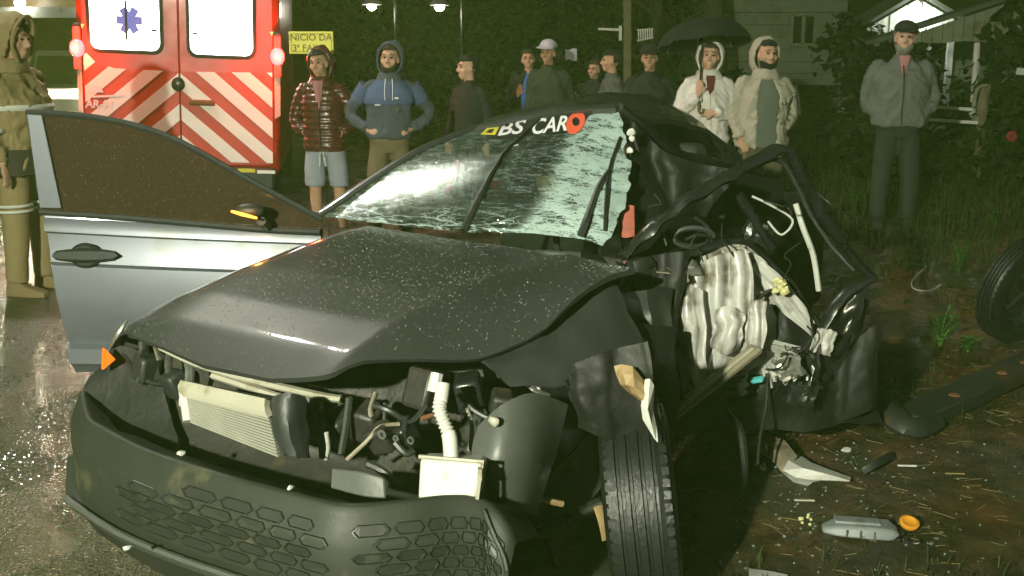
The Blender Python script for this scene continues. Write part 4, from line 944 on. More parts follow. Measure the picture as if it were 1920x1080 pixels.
# window frame, glass, sash cover
tf = [(50, 211), (100, 212), (170, 219), (240, 232), (310, 254), (370, 283), (430, 317), (500, 356), (560, 388), (604, 412)]
sash = MB().tube(pl([(*p, DY) for p in tf], 4), .014, 6).build('window_frame', M['black_plastic'], door)
MB().tube(pl([(75, 398, DY - .01), (250, 410, DY - .01), (480, 430, DY - .01), (600, 436, DY - .01)], 4), .013, 6).build('waist_seal', M['black_plastic'], door)
gpts = [cl(*p, DY + .005) for p in tf] + [cl(*p, DY + .005) for p in ((600, 436), (480, 431), (250, 412), (80, 400))]
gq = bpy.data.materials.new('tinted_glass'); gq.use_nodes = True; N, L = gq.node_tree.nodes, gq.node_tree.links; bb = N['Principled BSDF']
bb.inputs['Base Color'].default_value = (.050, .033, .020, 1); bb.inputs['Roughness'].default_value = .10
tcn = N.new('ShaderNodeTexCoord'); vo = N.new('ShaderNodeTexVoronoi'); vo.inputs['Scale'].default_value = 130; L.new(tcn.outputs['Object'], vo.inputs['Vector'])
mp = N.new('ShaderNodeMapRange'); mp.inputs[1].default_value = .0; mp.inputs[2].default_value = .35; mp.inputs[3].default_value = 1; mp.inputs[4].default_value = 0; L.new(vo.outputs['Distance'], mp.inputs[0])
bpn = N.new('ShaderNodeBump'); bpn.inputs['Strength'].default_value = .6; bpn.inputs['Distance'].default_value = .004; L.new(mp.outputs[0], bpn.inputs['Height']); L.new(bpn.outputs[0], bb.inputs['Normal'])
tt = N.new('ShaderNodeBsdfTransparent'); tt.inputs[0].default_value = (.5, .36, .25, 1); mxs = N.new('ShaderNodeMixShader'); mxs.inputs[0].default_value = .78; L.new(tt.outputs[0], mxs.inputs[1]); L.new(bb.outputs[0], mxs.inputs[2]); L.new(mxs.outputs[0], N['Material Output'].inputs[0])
nD = CMI.to_3x3() @ V((0, -1, 0))
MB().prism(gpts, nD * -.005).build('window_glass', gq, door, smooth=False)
MB().prism([cl(*p, DY - .012) for p in ((50, 214), (78, 216), (115, 391), (74, 390))], nD * -.02).build('sash_cover', M['silver_lit_paint'], door, smooth=False, bevel=.003)
def win_pick():
    px, py = random.uniform(85, 590), random.uniform(215, 430)
    if py < interp([(a, b) for a, b in tf], px) + 8 or py > 400 + px * .06: return None
    return (cl(px, py, DY + .004), nD)
droplets(win_pick, 1100, .0024, door)
# handle: dished cup with a dark bar across it
cup = MB(); hc = (160, 479)
ring = lambda rx, ry, out: [cl(hc[0] + rx * math.cos(a), hc[1] + ry * math.sin(a), DY - .022 - out) for a in (k * R(15) for k in range(24))]
cup.loft([ring(30, 24, .004), ring(27, 21, .008), ring(20, 14, -.012)], caps=True).build('handle_cup', M['dark_metal'], door)
MB().loft([[cl(px, 479 + dy * hh, DY - .03 - o_) for dy, o_ in ((-1, .0), (-.6, .022), (.6, .022), (1, .0))] for px, hh in ((98, 2), (106, 9), (130, 12), (160, 14), (192, 12), (212, 9), (220, 2))]).build('door_handle', M['black_plastic'], door)
# mirror with a lit repeater
mc = cl(468, 394, DY - .12)
mir = MB().ball((0, 0, 0), (.062, .035, .028), 18, 12).xf(Matrix.Translation(mc) @ CMI.to_3x3().to_4x4()).build('mirror', M['black_plastic'], car, ang=180)
MB().tube(pl([(434, 396, DY - .162), (455, 402, DY - .166), (482, 409, DY - .162)], 4), [.006, .010, .006], 6, flat=.7).build('repeater', M['amber_light'], mir)
d = bpy.data.lights.new('repeater_lamp', 'POINT'); d.energy = .5; d.color = (1, .4, .06); d.shadow_soft_size = .02; o = bpy.data.objects.new('repeater_lamp', d); COL.objects.link(o); o.location = at(458, 402, DY - .24)
MB().tube(pl([(500, 425, DY - .03), (490, 415, DY - .10)], 3), .02, 6).build('mirror_arm', M['black_plastic'], mir)
# ---- front end: corner lamp, carrier, radiator, hoses
MB().prism([cl(190, 692, 3.30), cl(192, 652, 3.30), cl(213, 673, 3.27)], (0, .01, 0)).build('corner_marker', M['orange_lens'], car, smooth=False)
MB().tube(pl([(205, 655, 3.36), (222, 625, 3.34), (238, 600, 3.36)], 4), [.004, .010, .004], 6).build('edge_highlight', M['bare_metal'], car)  # bright sliver built in place of a highlight on the corner edge
MB().sheet(fine([[(225, 640, 3.42), (420, 690, 3.24), (650, 725, 3.12), (900, 690, 3.2)], [(215, 740, 3.40), (420, 800, 3.2), (650, 850, 3.08), (920, 850, 3.15)], [(215, 800, 3.30), (420, 880, 3.1), (650, 950, 2.95), (940, 960, 3.05)]], 3), .01).jitter(.03, 9).build('bulkhead', M['engine_dark'], car)
MB().sheet(fine([[(192, 690, 3.37), (232, 650, 3.37), (300, 680, 3.31)], [(163, 735, 3.35), (225, 745, 3.3), (320, 775, 3.22)], [(168, 790, 3.3), (240, 825, 3.2), (340, 855, 3.1)]], 4), .01).jitter(.012, 14).build('lamp_housing', M['torn_dark'], car)
def strip(name, pts, wd, th, m, **kw):
    P = pl(pts, 4); mb = MB(); mb.tube(P, wd / 2, 6, flat=th / wd); return mb.build(name, m, car, ang=30, **kw)
strip('front_carrier', [(305, 652, 3.20), (370, 682, 3.10), (470, 712, 2.99), (600, 742, 2.88), (640, 748, 2.86)], .035, .02, M['cream_plastic'])
strip('front_carrier', [(400, 704, 3.06), (470, 727, 2.98), (560, 756, 2.9)], .03, .02, M['cream_plastic'])
# radiator: cream tank over a finned core
r0, r1, r2, r3 = (362, 716, 2.94), (522, 748, 2.74), (548, 852, 2.68), (372, 783, 2.88)
def quad(u, v_, off=0.0): a = cl(*r0).lerp(cl(*r1), u); b = cl(*r3).lerp(cl(*r2), u); return a.lerp(b, v_) + V((off, 0, 0))
rad = MB().sheet([[quad(u / 6, v_ / 4) for u in range(7)] for v_ in range(5)], .03).build('radiator', M['engine_dark'], car)
MB().sheet([[quad(u / 6, -.02 + .24 * v_ / 3, .030 + .006 * math.sin(math.pi * v_ / 3)) for u in range(7)] for v_ in range(4)], .02).build('radiator_tank', M['cream_plastic'], rad)
fn = MB()
for k in range(13):
    v_ = .26 + .71 * k / 12; fn.bar(quad(.03, v_, .034), quad(.97, v_, .034), .012, .0058)
fn.build('cooling_fin_core', M['fin_alu'], rad, smooth=False)
MB().bar(quad(.0, .0, .035), quad(.0, 1.0, .035), .03, .02).build('radiator_end', M['white_plastic'], rad); MB().bar(cl(340, 752, 3.05), cl(362, 758, 3.03), .02, .025).build('radiator_lug', M['white_plastic'], rad)
MB().sheet(fine([[(520, 742, 2.72), (545, 735, 2.71), (568, 745, 2.74)], [(512, 790, 2.70), (540, 800, 2.67), (572, 800, 2.72)], [(530, 848, 2.68), (555, 856, 2.66), (575, 858, 2.70)]], 4), .01).jitter(.008, 30).build('torn_shroud', M['black_plastic'], car)
BR = 'bracket'
for pts, wd, th, m in (([(352, 668, 3.16), (356, 700, 3.12), (352, 735, 3.12)], .028, .010, 'grey_plastic'), ([(318, 655, 3.22), (316, 700, 3.2)], .03, .008, 'bare_metal'), ([(268, 640, 3.32), (272, 690, 3.28), (262, 720, 3.26)], .03, .01, 'dark_metal'), ([(290, 640, 3.3), (300, 675, 3.27)], .02, .006, 'bare_metal'),
        ([(598, 748, 2.86), (602, 800, 2.83), (606, 860, 2.8)], .035, .015, 'dark_metal'), ([(612, 810, 2.79), (616, 840, 2.78), (612, 862, 2.78)], .018, .006, 'white_plastic'), ([(655, 745, 2.84), (650, 790, 2.83), (640, 850, 2.82)], .03, .012, 'grey_plastic'), ([(705, 735, 2.86), (695, 765, 2.85), (697, 780, 2.85)], .022, .006, 'cream_plastic'),
        ([(722, 755, 2.86), (720, 800, 2.84), (716, 838, 2.82)], .016, .008, 'grey_plastic'), ([(762, 780, 2.84), (758, 820, 2.83)], .03, .02, 'dark_metal'), ([(875, 765, 2.86), (885, 800, 2.86), (880, 845, 2.85)], .016, .010, 'cream_plastic'), ([(905, 770, 2.9), (895, 810, 2.88)], .02, .006, 'grey_plastic'),
        ([(985, 715, 3.02), (1000, 730, 2.98), (1030, 742, 3.0)], .018, .01, 'bare_metal'), ([(1005, 718, 3.0), (1012, 735, 2.99), (1008, 748, 2.97)], .012, .008, 'white_plastic'), ([(1010, 935, 2.95), (1055, 945, 2.98)], .02, .02, 'tan_plastic'), ([(1122, 948, 3.02), (1132, 980, 3.0), (1138, 1010, 3.0)], .04, .008, 'tan_plastic'), ([(790, 785, 2.8), (812, 778, 2.82)], .014, .014, 'rust')):
    strip(BR, pts, wd, th, M[m])
for pts, r_, m in (([(575, 740, 2.9), (600, 780, 2.88), (630, 760, 2.9), (660, 745, 2.9)], .008, 'wire'), ([(650, 862, 2.8), (690, 825, 2.8), (712, 800, 2.82), (750, 795, 2.83)], .006, 'trim_tan'), ([(700, 760, 2.85), (730, 770, 2.83), (770, 790, 2.84), (800, 760, 2.86)], .009, 'wire'), ([(740, 830, 2.8), (760, 850, 2.79), (775, 845, 2.8)], .010, 'wire'), ([(860, 740, 2.9), (890, 770, 2.87), (930, 790, 2.85)], .008, 'wire'), ([(690, 870, 2.8), (720, 885, 2.78), (745, 910, 2.77)], .012, 'black_plastic'), ([(230, 660, 3.36), (255, 700, 3.3), (300, 720, 3.25), (330, 700, 3.22)], .01, 'wire'), ([(820, 700, 2.9), (812, 735, 2.88)], .018, 'white_plastic')):
    MB().tube(pl(pts, 5), r_, 7).build('hose', M[m], car)
for (px, py, Y, s, m) in ((715, 820, 2.84, .05, 'engine_dark'), (760, 815, 2.86, .045, 'dark_metal'), (690, 790, 2.9, .06, 'engine_dark'), (640, 800, 2.92, .06, 'black_plastic'), (585, 800, 2.92, .05, 'engine_dark'), (800, 730, 2.98, .07, 'engine_dark'), (880, 735, 2.98, .06, 'dark_metal'), (940, 760, 2.95, .05, 'engine_dark'), (330, 720, 3.2, .05, 'black_plastic'), (275, 690, 3.3, .05, 'black_plastic')):
    c = cl(px, py, Y); q = MB().box(c, (s * 1.3, s * 1.5, s * 1.7), (random.uniform(-.4, .4), random.uniform(-.4, .4), random.uniform(0, 3))); q.build('engine_block', M[m], car, bevel=.012)
for (px, py, Y, r_) in ((716, 815, 2.79, .011), (742, 822, 2.79, .007), (770, 826, 2.8, .009)):
    MB().tube([V((0, r_ * math.cos(a), r_ * math.sin(a))) + cl(px, py, Y) for a in (k * R(30) for k in range(12))], .0035, 5, closed=True).build('clip', M['bare_metal'], car)
# washer bottle with a ribbed filler neck
f_ = [(788, 858, 2.66), (905, 868, 2.60), (893, 934, 2.58), (783, 938, 2.64)]; k_ = [(800, 848, 2.80), (916, 853, 2.74), (908, 932, 2.74), (800, 938, 2.78)]
bt = MB().loft([[cl(*p) for p in f_], [cl(*p) for p in k_]]).build('washer_bottle', M['white_plastic'], car, smooth=True, bevel=.012, ang=35)
rim = [cl(p[0] + dx, p[1] + dy, p[2] - .004) for p, dx, dy in zip(f_, (-2, 2, 2, -2), (-2, -2, 2, 2))]
MB().tube([rim[0], rim[1], rim[2]], .006, 6).build('seam_flange', M['cream_plastic'], bt)
MB().box(cl(900, 888, 2.59), (.02, .012, .03), (0, 0, .5)).build('lug', M['cream_plastic'], bt)
P = pl([(846, 862, 2.68), (843, 820, 2.70), (832, 790, 2.72), (824, 765, 2.74), (828, 745, 2.76), (831, 720, 2.78)], 12); kk = len(P)
MB().tube(P, [(.021 if i < 16 else .0175 + .0035 * math.sin(i * 1.9)) if i < kk * .72 else .020 for i in range(kk)], 12).build('filler_neck', M['white_plastic'], bt, ang=70)
# wheel arch liner
MB().sheet(fine([[(898, 800, 2.80), (948, 756, 2.80), (1000, 737, 2.86), (1062, 758, 2.98)], [(885, 860, 2.76), (938, 850, 2.72), (995, 845, 2.78), (1040, 850, 2.92)], [(895, 905, 2.76), (930, 905, 2.72), (985, 905, 2.78), (1022, 905, 2.90)], [(905, 945, 2.78), (932, 952, 2.74), (970, 958, 2.78), (1003, 963, 2.88)]], 5), .006).build('wheel_arch_liner', M['grey_plastic'], car, ang=60)
MB().sheet(fine([[(935, 800, 2.765), (925, 850, 2.735), (922, 880, 2.73)], [(905, 830, 2.79), (895, 860, 2.77), (898, 880, 2.77)]], 4), .006).build('arch_bracket', M['grey_plastic'], car)
MB().ball(cl(925, 790, 2.74), (.012, .018, .014), 8, 6).jitter(.006, 60).build('torn_clip', M['cream_plastic'], car)
# ---- front bumper, hanging loose
top = [(153, 733, .52), (163, 780, .515), (193, 802, .51), (262, 838, .505), (360, 872, .50), (470, 903, .495), (563, 927, .49), (650, 945, .485), (760, 938, .485), (835, 930, .48), (893, 932, .47), (922, 946, .45), (954, 986, .40), (968, 1019, .355)]
ctrl = [cg(*p) for p in top]; tp = catmull(ctrl, 6); nb = len(tp)
def outn(i):
    a = tp[min(i + 1, nb - 1)] - tp[max(i - 1, 0)]; q = V((a.y, -a.x, 0)); q = -q if q.dot(V((1, 0, 0))) < 0 else q
    s = i / (nb - 1)
    if s < .12: q = V((.3, -1, 0)).lerp(q.normalized(), s / .12)
    return q.normalized()
on = [outn(i) for i in range(nb)]
for _ in range(5): on = [((on[max(i - 1, 0)] + on[i] * 2 + on[min(i + 1, nb - 1)]) / 4).normalized() for i in range(nb)]
prof = [(-.15, -.075), (-.135, -.06), (-.06, -.028), (-.012, -.002), (0, 0), (.010, -.006), (.018, -.03), (.038, -.075), (.050, -.10), (.046, -.16), (.052, -.215), (.05, -.225), (.075, -.235), (.08, -.26), (.05, -.29), (.01, -.36), (-.03, -.40)]
def bpt(i, o_, z): return tp[i] + on[i] * o_ + V((0, 0, z))
rows = []
for i in range(nb):
    s = i / (nb - 1); sc = 1 - .35 * sstep(.82, 1, s)
    rows.append([bpt(i, o_ * (1 if o_ > -.05 else lerp(.55, 1, min(1, s * 4))), z * sc) for o_, z in prof])
bump = MB().sheet(rows, .004).build('bumper', M['bumper_plastic'], car, ang=50, label='black front bumper hanging loose')
def bsurf(s, z):
    f = s * (nb - 1); i = min(nb - 2, int(f)); tt_ = f - i; o_ = interp([(-q[1], q[0]) for q in prof[4:]], -z)
    sc = 1 - .35 * sstep(.82, 1, s)
    return (tp[i] + on[i] * o_).lerp(tp[i + 1] + on[i + 1] * o_, tt_) + V((0, 0, z * sc)), on[i].lerp(on[i + 1], tt_).normalized()
mk('cell_dark', (.020, .022, .017), .45, 0, .2, 8)
# honeycomb cells sunk into the bumper face
def hexcell(s0, z0, ws, hz):
    P = [(-.5, 0), (-.34, .5), (.36, .5), (.5, 0), (.34, -.5), (-.36, -.5)]; mb = MB(); vs = []
    for k_, off in ((1.0, .001), (.95, .006), (.86, .006), (.80, .001)):
        for a, b in P:
            p, n_ = bsurf(s0 + a * ws * k_, z0 + b * hz * k_); vs.append(p + n_ * off)
    fs = [(l * 6 + k, l * 6 + (k + 1) % 6, l * 6 + 6 + (k + 1) % 6, l * 6 + 6 + k) for l in range(3) for k in range(6)] + [(18, 19, 20, 21, 22, 23)]
    mb.add(vs, fs).build('grille_cell', M['cell_dark'], bump, smooth=False)
for row in range(5):
    for k in range(15):
        s0 = .23 + .0485 * k + (.0242 if row % 2 else 0); z0 = -.060 - .034 * row
        if s0 > .93 or (row == 0 and s0 < .28) or (.50 < s0 < .56): continue
        hexcell(s0, z0, .047, .029)
# trim strips on bumper and on the tray
MB().tube([bsurf(s / 40, -.232)[0] + bsurf(s / 40, -.232)[1] * .02 for s in range(4, 38)], .010, 6).build('lower_trim', M['grey_plastic'], bump)
MB().tube([bsurf(.80 + s / 100, -.02 - .012 * s / 3)[0] + bsurf(.80 + s / 100, -.05)[1] * .006 for s in range(0, 19)], .007, 6).build('fog_lamp_surround', M['black_plastic'], bump)
MB().sheet(fine([[(625, 878, 2.72), (680, 884, 2.68), (722, 896, 2.66)], [(622, 915, 2.70), (680, 930, 2.66), (725, 935, 2.64)]], 4), .008).build('absorber_block', M['grey_plastic'], car, bevel=.004)
for px, py in ((340, 849), (238, 1027), (545, 915)):
    p = cg(px, py, .49 if py < 1000 else .33); MB().ball(p, (.012, .010, .006), 7, 5).jitter(.006, 80).build('broken_chip', M['white_plastic'], bump, ang=20)
# ---- left front wheel
def wheel(name, parent, m4, R_=.30, wd=.19, label=None):
    prof = [(-.5, .64), (-.54, .80), (-.50, .93), (-.44, .975)]
    for g0 in (-.27, -.09, .09, .27): prof += [(g0 - .035, .998), (g0 - .022, .965), (g0 + .022, .965), (g0 + .035, .998)]
    prof += [(.44, .975), (.50, .93), (.54, .80), (.5, .64)]
    w_ = MB().lathe([(a * wd, r_ * R_) for a, r_ in prof], 56, 'X').xf(m4).build(name, M['rubber'], parent, ang=30, label=label)
    tr_ = MB()
    for k in range(56):
        a = 2 * math.pi * k / 56
        for sx in (-.40, .40):
            c = V((sx * wd, math.cos(a) * R_ * .978, math.sin(a) * R_ * .978)); tr_.box(c, (.07 * wd * 2, .022, .0055), Matrix.Rotation(a + R(90), 3, 'X'))
    tr_.xf(m4).build('tread_block', M['rubber'], w_, smooth=False)['kind'] = 'stuff'
    MB().lathe([(-.46 * wd, .64 * R_), (-.40 * wd, .60 * R_), (.25 * wd, .55 * R_), (.46 * wd, .64 * R_)], 40, 'X').xf(m4).build('rim', M['dark_metal'], w_)
    sp = MB()
    for k in range(5):
        a = 2 * math.pi * k / 5; sp.bar(V((.30 * wd, 0, 0)), V((.34 * wd, math.cos(a) * .60 * R_, math.sin(a) * .60 * R_)), .05, .02, (1, 0, 0))
    sp.ball((.30 * wd, 0, 0), (.02, .06, .06), 12, 8); sp.xf(m4).build('spoke', M['dark_metal'], w_)
    return w_
wc = V((.385, 2.99, .285))
m4 = CMI @ Matrix.Translation(wc) @ Matrix.Rotation(R(-7), 4, 'Y') @ Matrix.Rotation(R(-5), 4, 'Z')
wheel('wheel', car, m4, .30, .19)
wheel('wheel', car, Matrix.Translation((.55, -.70, .29)) @ Matrix.Rotation(R(-90), 4, 'Z'), .29, .18)
MB().sheet(fine([[(1010, 960, 3.2), (1060, 860, 3.3), (1120, 800, 3.36)], [(1040, 1060, 3.15), (1090, 960, 3.28), (1150, 860, 3.36)]], 4), .01).jitter(.03, 8).build('suspension_arm', M['engine_dark'], car)
MB().tube(pl([(1010, 1000, 3.1), (1070, 970, 3.15), (1130, 940, 3.15)]), .02, 8).build('drive_shaft', M['dark_metal'], car)
# ---- torn left flank
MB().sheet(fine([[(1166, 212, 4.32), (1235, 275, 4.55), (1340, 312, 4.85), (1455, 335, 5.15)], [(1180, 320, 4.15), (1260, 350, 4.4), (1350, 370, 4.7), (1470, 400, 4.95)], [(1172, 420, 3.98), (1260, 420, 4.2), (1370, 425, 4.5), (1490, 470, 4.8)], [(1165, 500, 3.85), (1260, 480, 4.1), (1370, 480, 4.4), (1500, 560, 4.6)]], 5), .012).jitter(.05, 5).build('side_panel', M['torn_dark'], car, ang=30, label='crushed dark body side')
def flat_tube(name, pts, r_, m, flat=.55, jit=.008, n=6, **kw): return MB().tube(pl(pts, n), r_, 8, flat=flat).jitter(jit, 14, random.random()).build(name, M[m], car, ang=40, **kw)
flat_tube('door_frame', [(1168, 480, 3.78), (1215, 435, 3.82), (1285, 378, 3.88), (1372, 326, 3.97), (1440, 288, 4.05), (1468, 280, 4.06), (1492, 302, 4.06), (1525, 372, 4.06), (1560, 430, 4.05), (1600, 480, 4.03), (1640, 520, 4.0)], [.034, .042, .045, .045, .046, .044, .046, .050, .054, .048, .035], 'dark_metal', .42, .016, label='bent upper frame of the torn left door')
flat_tube('door_frame', [(1272, 392, 3.90), (1330, 355, 3.97), (1400, 320, 4.03), (1452, 300, 4.07), (1478, 318, 4.08), (1510, 385, 4.08), (1550, 450, 4.06), (1600, 505, 4.02)], [.012], 'black_plastic', .8)
flat_tube('door_frame', [(1636, 522, 3.99), (1590, 545, 3.97), (1555, 590, 3.94), (1530, 650, 3.92), (1508, 745, 3.88)], [.026, .03, .032, .028, .02], 'dark_metal')
flat_tube('door_frame', [(1180, 492, 3.80), (1290, 476, 3.86), (1385, 452, 3.92), (1440, 490, 3.95), (1490, 545, 3.95), (1535, 610, 3.94)], [.022, .024, .026, .026, .026, .02], 'dark_metal')
flat_tube('door_beam', [(1385, 365, 4.1), (1420, 420, 4.08), (1450, 465, 4.05)], [.03, .035, .03], 'dark_metal')
flat_tube('door_beam', [(1620, 560, 4.0), (1600, 620, 3.97), (1560, 670, 3.95)], [.05, .055, .04], 'dark_metal', .3)
# pale inner skin of the torn door, folded and creased
IP = [[(1240, 520, 3.90), (1320, 478, 3.88), (1390, 462, 3.92), (1450, 500, 3.96), (1520, 600, 3.97)],
      [(1255, 570, 3.86), (1310, 540, 3.82), (1375, 530, 3.88), (1440, 560, 3.90), (1525, 640, 3.95)],
      [(1270, 630, 3.84), (1310, 610, 3.76), (1370, 600, 3.84), (1425, 620, 3.84), (1500, 670, 3.92)],
      [(1285, 690, 3.84), (1310, 670, 3.77), (1370, 660, 3.82), (1430, 670, 3.83), (1480, 700, 3.90)],
      [(1300, 735, 3.88), (1325, 725, 3.84), (1375, 705, 3.86), (1430, 700, 3.86), (1470, 720, 3.90)]]
MB().sheet(fine(IP, 6), .006).jitter(.03, 6, 2).build('inner_panel', M['inner_panel'], car, ang=28, label='pale creased inner panel of the torn door')
for pts, r_, m, fl in (([(1300, 560, 3.74), (1290, 610, 3.72), (1295, 665, 3.72), (1308, 725, 3.76)], [.012, .024, .026, .014], 'inner_panel', .4), ([(1430, 548, 3.84), (1415, 590, 3.80), (1408, 640, 3.79), (1400, 670, 3.80)], [.014, .026, .026, .018], 'inner_panel', .45), ([(1385, 460, 3.86), (1430, 490, 3.88), (1480, 540, 3.9), (1525, 605, 3.92)], [.008, .012, .012, .008], 'white_plastic', .5),
        ([(1360, 600, 3.76), (1385, 620, 3.74), (1375, 650, 3.74), (1350, 640, 3.75)], [.014, .018, .018, .012], 'cream_plastic', .6), ([(1315, 720, 3.78), (1325, 690, 3.76), (1340, 650, 3.76)], [.010, .014, .010], 'inner_panel', .5), ([(1225, 510, 3.84), (1245, 505, 3.82), (1262, 520, 3.82)], [.014, .018, .014], 'white_plastic', .8), ([(1205, 500, 3.82), (1215, 520, 3.8), (1228, 545, 3.8)], [.006, .009, .006], 'bare_metal', .8),
        ([(1350, 462, 3.9), (1365, 478, 3.86), (1395, 462, 3.88)], [.006], 'cream_plastic', 1), ([(1420, 560, 3.82), (1445, 545, 3.80), (1480, 548, 3.84)], [.008], 'wire', 1), ([(1398, 520, 3.85), (1400, 560, 3.8), (1404, 610, 3.78)], [.007], 'wire', 1)):
    MB().tube(pl(pts, 6), r_, 8, flat=fl).jitter(.006, 18, random.random()).build('panel_rib', M[m], car, ang=35)
def crumple(px, py, Y, w_, h_, rot, m, name='torn_metal', amp=.03, n=15, seed=0.0):
    c, s_ = math.cos(R(rot)), math.sin(R(rot)); rows = []
    for j in range(n):
        row = []
        for i in range(n):
            a, b = (i / (n - 1) - .5), (j / (n - 1) - .5)
            edge = 1 + .35 * noise.noise(V((i * .55 + seed * 7, j * .55, seed)))
            x, y = a * w_ * edge, b * h_ * edge
            fd = amp * (abs(((a * 2.6 + .8 * noise.noise(V((b * 3, seed, 2)))) * 2) % 2 - 1) - .5) + amp * .8 * noise.noise(V((a * 5, b * 5, seed * 3)))
            row.append(cl(px + x * c - y * s_, py + x * s_ + y * c, Y + fd))
        rows.append(row)
    return MB().sheet(rows, .003).build(name, M[m], car, ang=30)
def drape(name, top, bot, Y, folds, amp, m, bulge=.03, nu=40, nv=16, th=.004, seed=0.0):
    T, B = catmull([V((*p, 0)) for p in top], 8), catmull([V((*p, 0)) for p in bot], 8)
    def s_at(c, u): f = u * (len(c) - 1); i = min(len(c) - 2, int(f)); return c[i].lerp(c[i + 1], f - i)
    rows = []
    for j in range(nv + 1):
        v_ = j / nv; row = []
        for i in range(nu + 1):
            u = i / nu; ph = u + .06 * noise.noise(V((v_ * 2.2, u * 1.5, seed))) + .03 * v_
            fd = math.sin(ph * folds * 6.283 + seed) ; fd = math.copysign(abs(fd) ** .65, fd)
            p = s_at(T, u).lerp(s_at(B, u), v_); p.x += 7 * noise.noise(V((v_ * 3, u * 3, seed + 4)))
            row.append(cl(p.x, p.y, Y - bulge * math.sin(math.pi * v_) + amp * fd * (.45 + .55 * v_) + .014 * noise.noise(V((u * 4, v_ * 5, seed + 9)))))
        rows.append(row)
    return MB().sheet(rows, th).build(name, M[m], car, ang=65)
drape('airbag_cloth', [(1292, 505), (1345, 478), (1402, 468)], [(1294, 738), (1360, 722), (1436, 672)], 3.77, 3.3, .024, 'inner_panel', seed=1.2)
drape('airbag_cloth', [(1285, 560), (1302, 540), (1318, 545)], [(1292, 735), (1312, 742), (1330, 728)], 3.70, 1.1, .014, 'inner_panel', seed=2.7)
drape('airbag_cloth', [(1405, 575), (1420, 562), (1440, 566)], [(1392, 672), (1412, 680), (1432, 668)], 3.72, 2.0, .010, 'inner_panel', seed=4.1)
drape('airbag_cloth', [(1340, 580), (1370, 575), (1395, 590)], [(1335, 650), (1365, 665), (1392, 640)], 3.69, 1.6, .016, 'inner_panel', seed=5.3)
drape('airbag_cloth', [(1240, 535), (1275, 510), (1300, 512)], [(1262, 640), (1285, 625), (1300, 610)], 3.78, 1.4, .018, 'inner_panel', seed=6.1)
drape('door_skin', [(1392, 466), (1450, 505), (1510, 580)], [(1440, 560), (1475, 590), (1525, 640)], 3.86, .8, .010, 'inner_panel', seed=7.7, bulge=.0)
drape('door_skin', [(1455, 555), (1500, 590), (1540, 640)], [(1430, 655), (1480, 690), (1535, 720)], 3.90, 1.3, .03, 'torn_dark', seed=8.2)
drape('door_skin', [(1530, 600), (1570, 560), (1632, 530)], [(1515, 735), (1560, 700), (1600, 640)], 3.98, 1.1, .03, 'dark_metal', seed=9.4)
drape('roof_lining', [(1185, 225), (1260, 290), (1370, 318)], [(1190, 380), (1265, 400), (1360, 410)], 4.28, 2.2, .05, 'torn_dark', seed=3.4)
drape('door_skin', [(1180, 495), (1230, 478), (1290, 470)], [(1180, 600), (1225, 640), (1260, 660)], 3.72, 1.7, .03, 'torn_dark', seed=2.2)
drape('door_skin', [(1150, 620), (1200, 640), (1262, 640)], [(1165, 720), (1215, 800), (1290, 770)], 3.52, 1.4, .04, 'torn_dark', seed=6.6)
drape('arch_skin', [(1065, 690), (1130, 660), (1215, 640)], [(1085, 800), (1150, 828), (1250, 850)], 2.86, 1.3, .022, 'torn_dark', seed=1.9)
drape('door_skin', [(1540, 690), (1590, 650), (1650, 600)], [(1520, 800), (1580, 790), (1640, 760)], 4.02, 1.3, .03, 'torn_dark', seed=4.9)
for k, (px, py, Y, w_, h_, rot, m) in enumerate(((1215, 512, 3.74, 44, 34, 30, 'bare_metal'), (1480, 690, 3.80, 50, 40, -20, 'bare_metal'), (1545, 640, 3.88, 40, 46, 20, 'inner_panel'), (1360, 728, 3.72, 90, 36, -10, 'dark_metal'), (1500, 740, 3.84, 60, 40, 10, 'dark_metal'), (1420, 440, 4.08, 60, 44, 20, 'dark_metal'), (1080, 722, 2.95, 40, 20, 10, 'dark_metal'))):
    crumple(px, py, Y, w_, h_, rot, m, seed=k * 1.37 + .3, amp=.014, n=8)
for k in range(16):
    px, py = random.uniform(1190, 1540), random.uniform(360, 720); P = [(px, py, 3.78)]
    for q in range(3): P.append((P[-1][0] + random.uniform(-35, 35), P[-1][1] + random.uniform(-10, 35), 3.76 + random.uniform(-.05, .05)))
    MB().tube(pl(P, 4), random.uniform(.002, .004), 5).build('wire', M[random.choice(('wire', 'wire', 'pale_wire'))], car)
# accordion fold
for k in range(7):
    a = k / 6; p0 = cl(lerp(1420, 1440, a), lerp(650, 640, a), 3.80); p1 = cl(lerp(1445, 1498, a), lerp(725, 655, a), 3.84 + .01 * (k % 2))
    MB().bar(p0, p1, .016, .022 - .006 * (k % 2), (0, 1, .3)).jitter(.004, 30, k).build('fold', M['inner_panel'], car, smooth=False)
for px, py, s in ((1340, 520, .020), (1352, 526, .014), (1368, 545, .012), (1462, 530, .022), (1472, 545, .02), (1455, 545, .014)):
    MB().ball(cl(px, py, 3.79), (s, s * 1.2, s * .8), 9, 7).jitter(s * .6, 50, px).build('foam_lump', M['yellow_foam'], car, ang=20)
MB().tube(pl([(1492, 382, 3.98), (1505, 425, 3.96), (1525, 480, 3.95), (1535, 545, 3.95)]), .011, 7).build('hose', M['pale_wire'], car)
MB().tube(pl([(1410, 368, 4.0), (1440, 382, 3.98), (1486, 412, 3.97), (1465, 440, 3.97), (1440, 415, 3.98)], 5), .0045, 6).build('wire', M['pale_wire'], car)
MB().bar(cl(1228, 806, 3.45), cl(1418, 652, 3.66), .05, .022, (0, .3, 1)).jitter(.006, 12).build('sill_trim', M['trim_tan'], car, bevel=.004)
MB().bar(cl(1232, 800, 3.43), cl(1412, 655, 3.64), .012, .012, (0, .3, 1)).build('sill_trim', M['cream_plastic'], car)
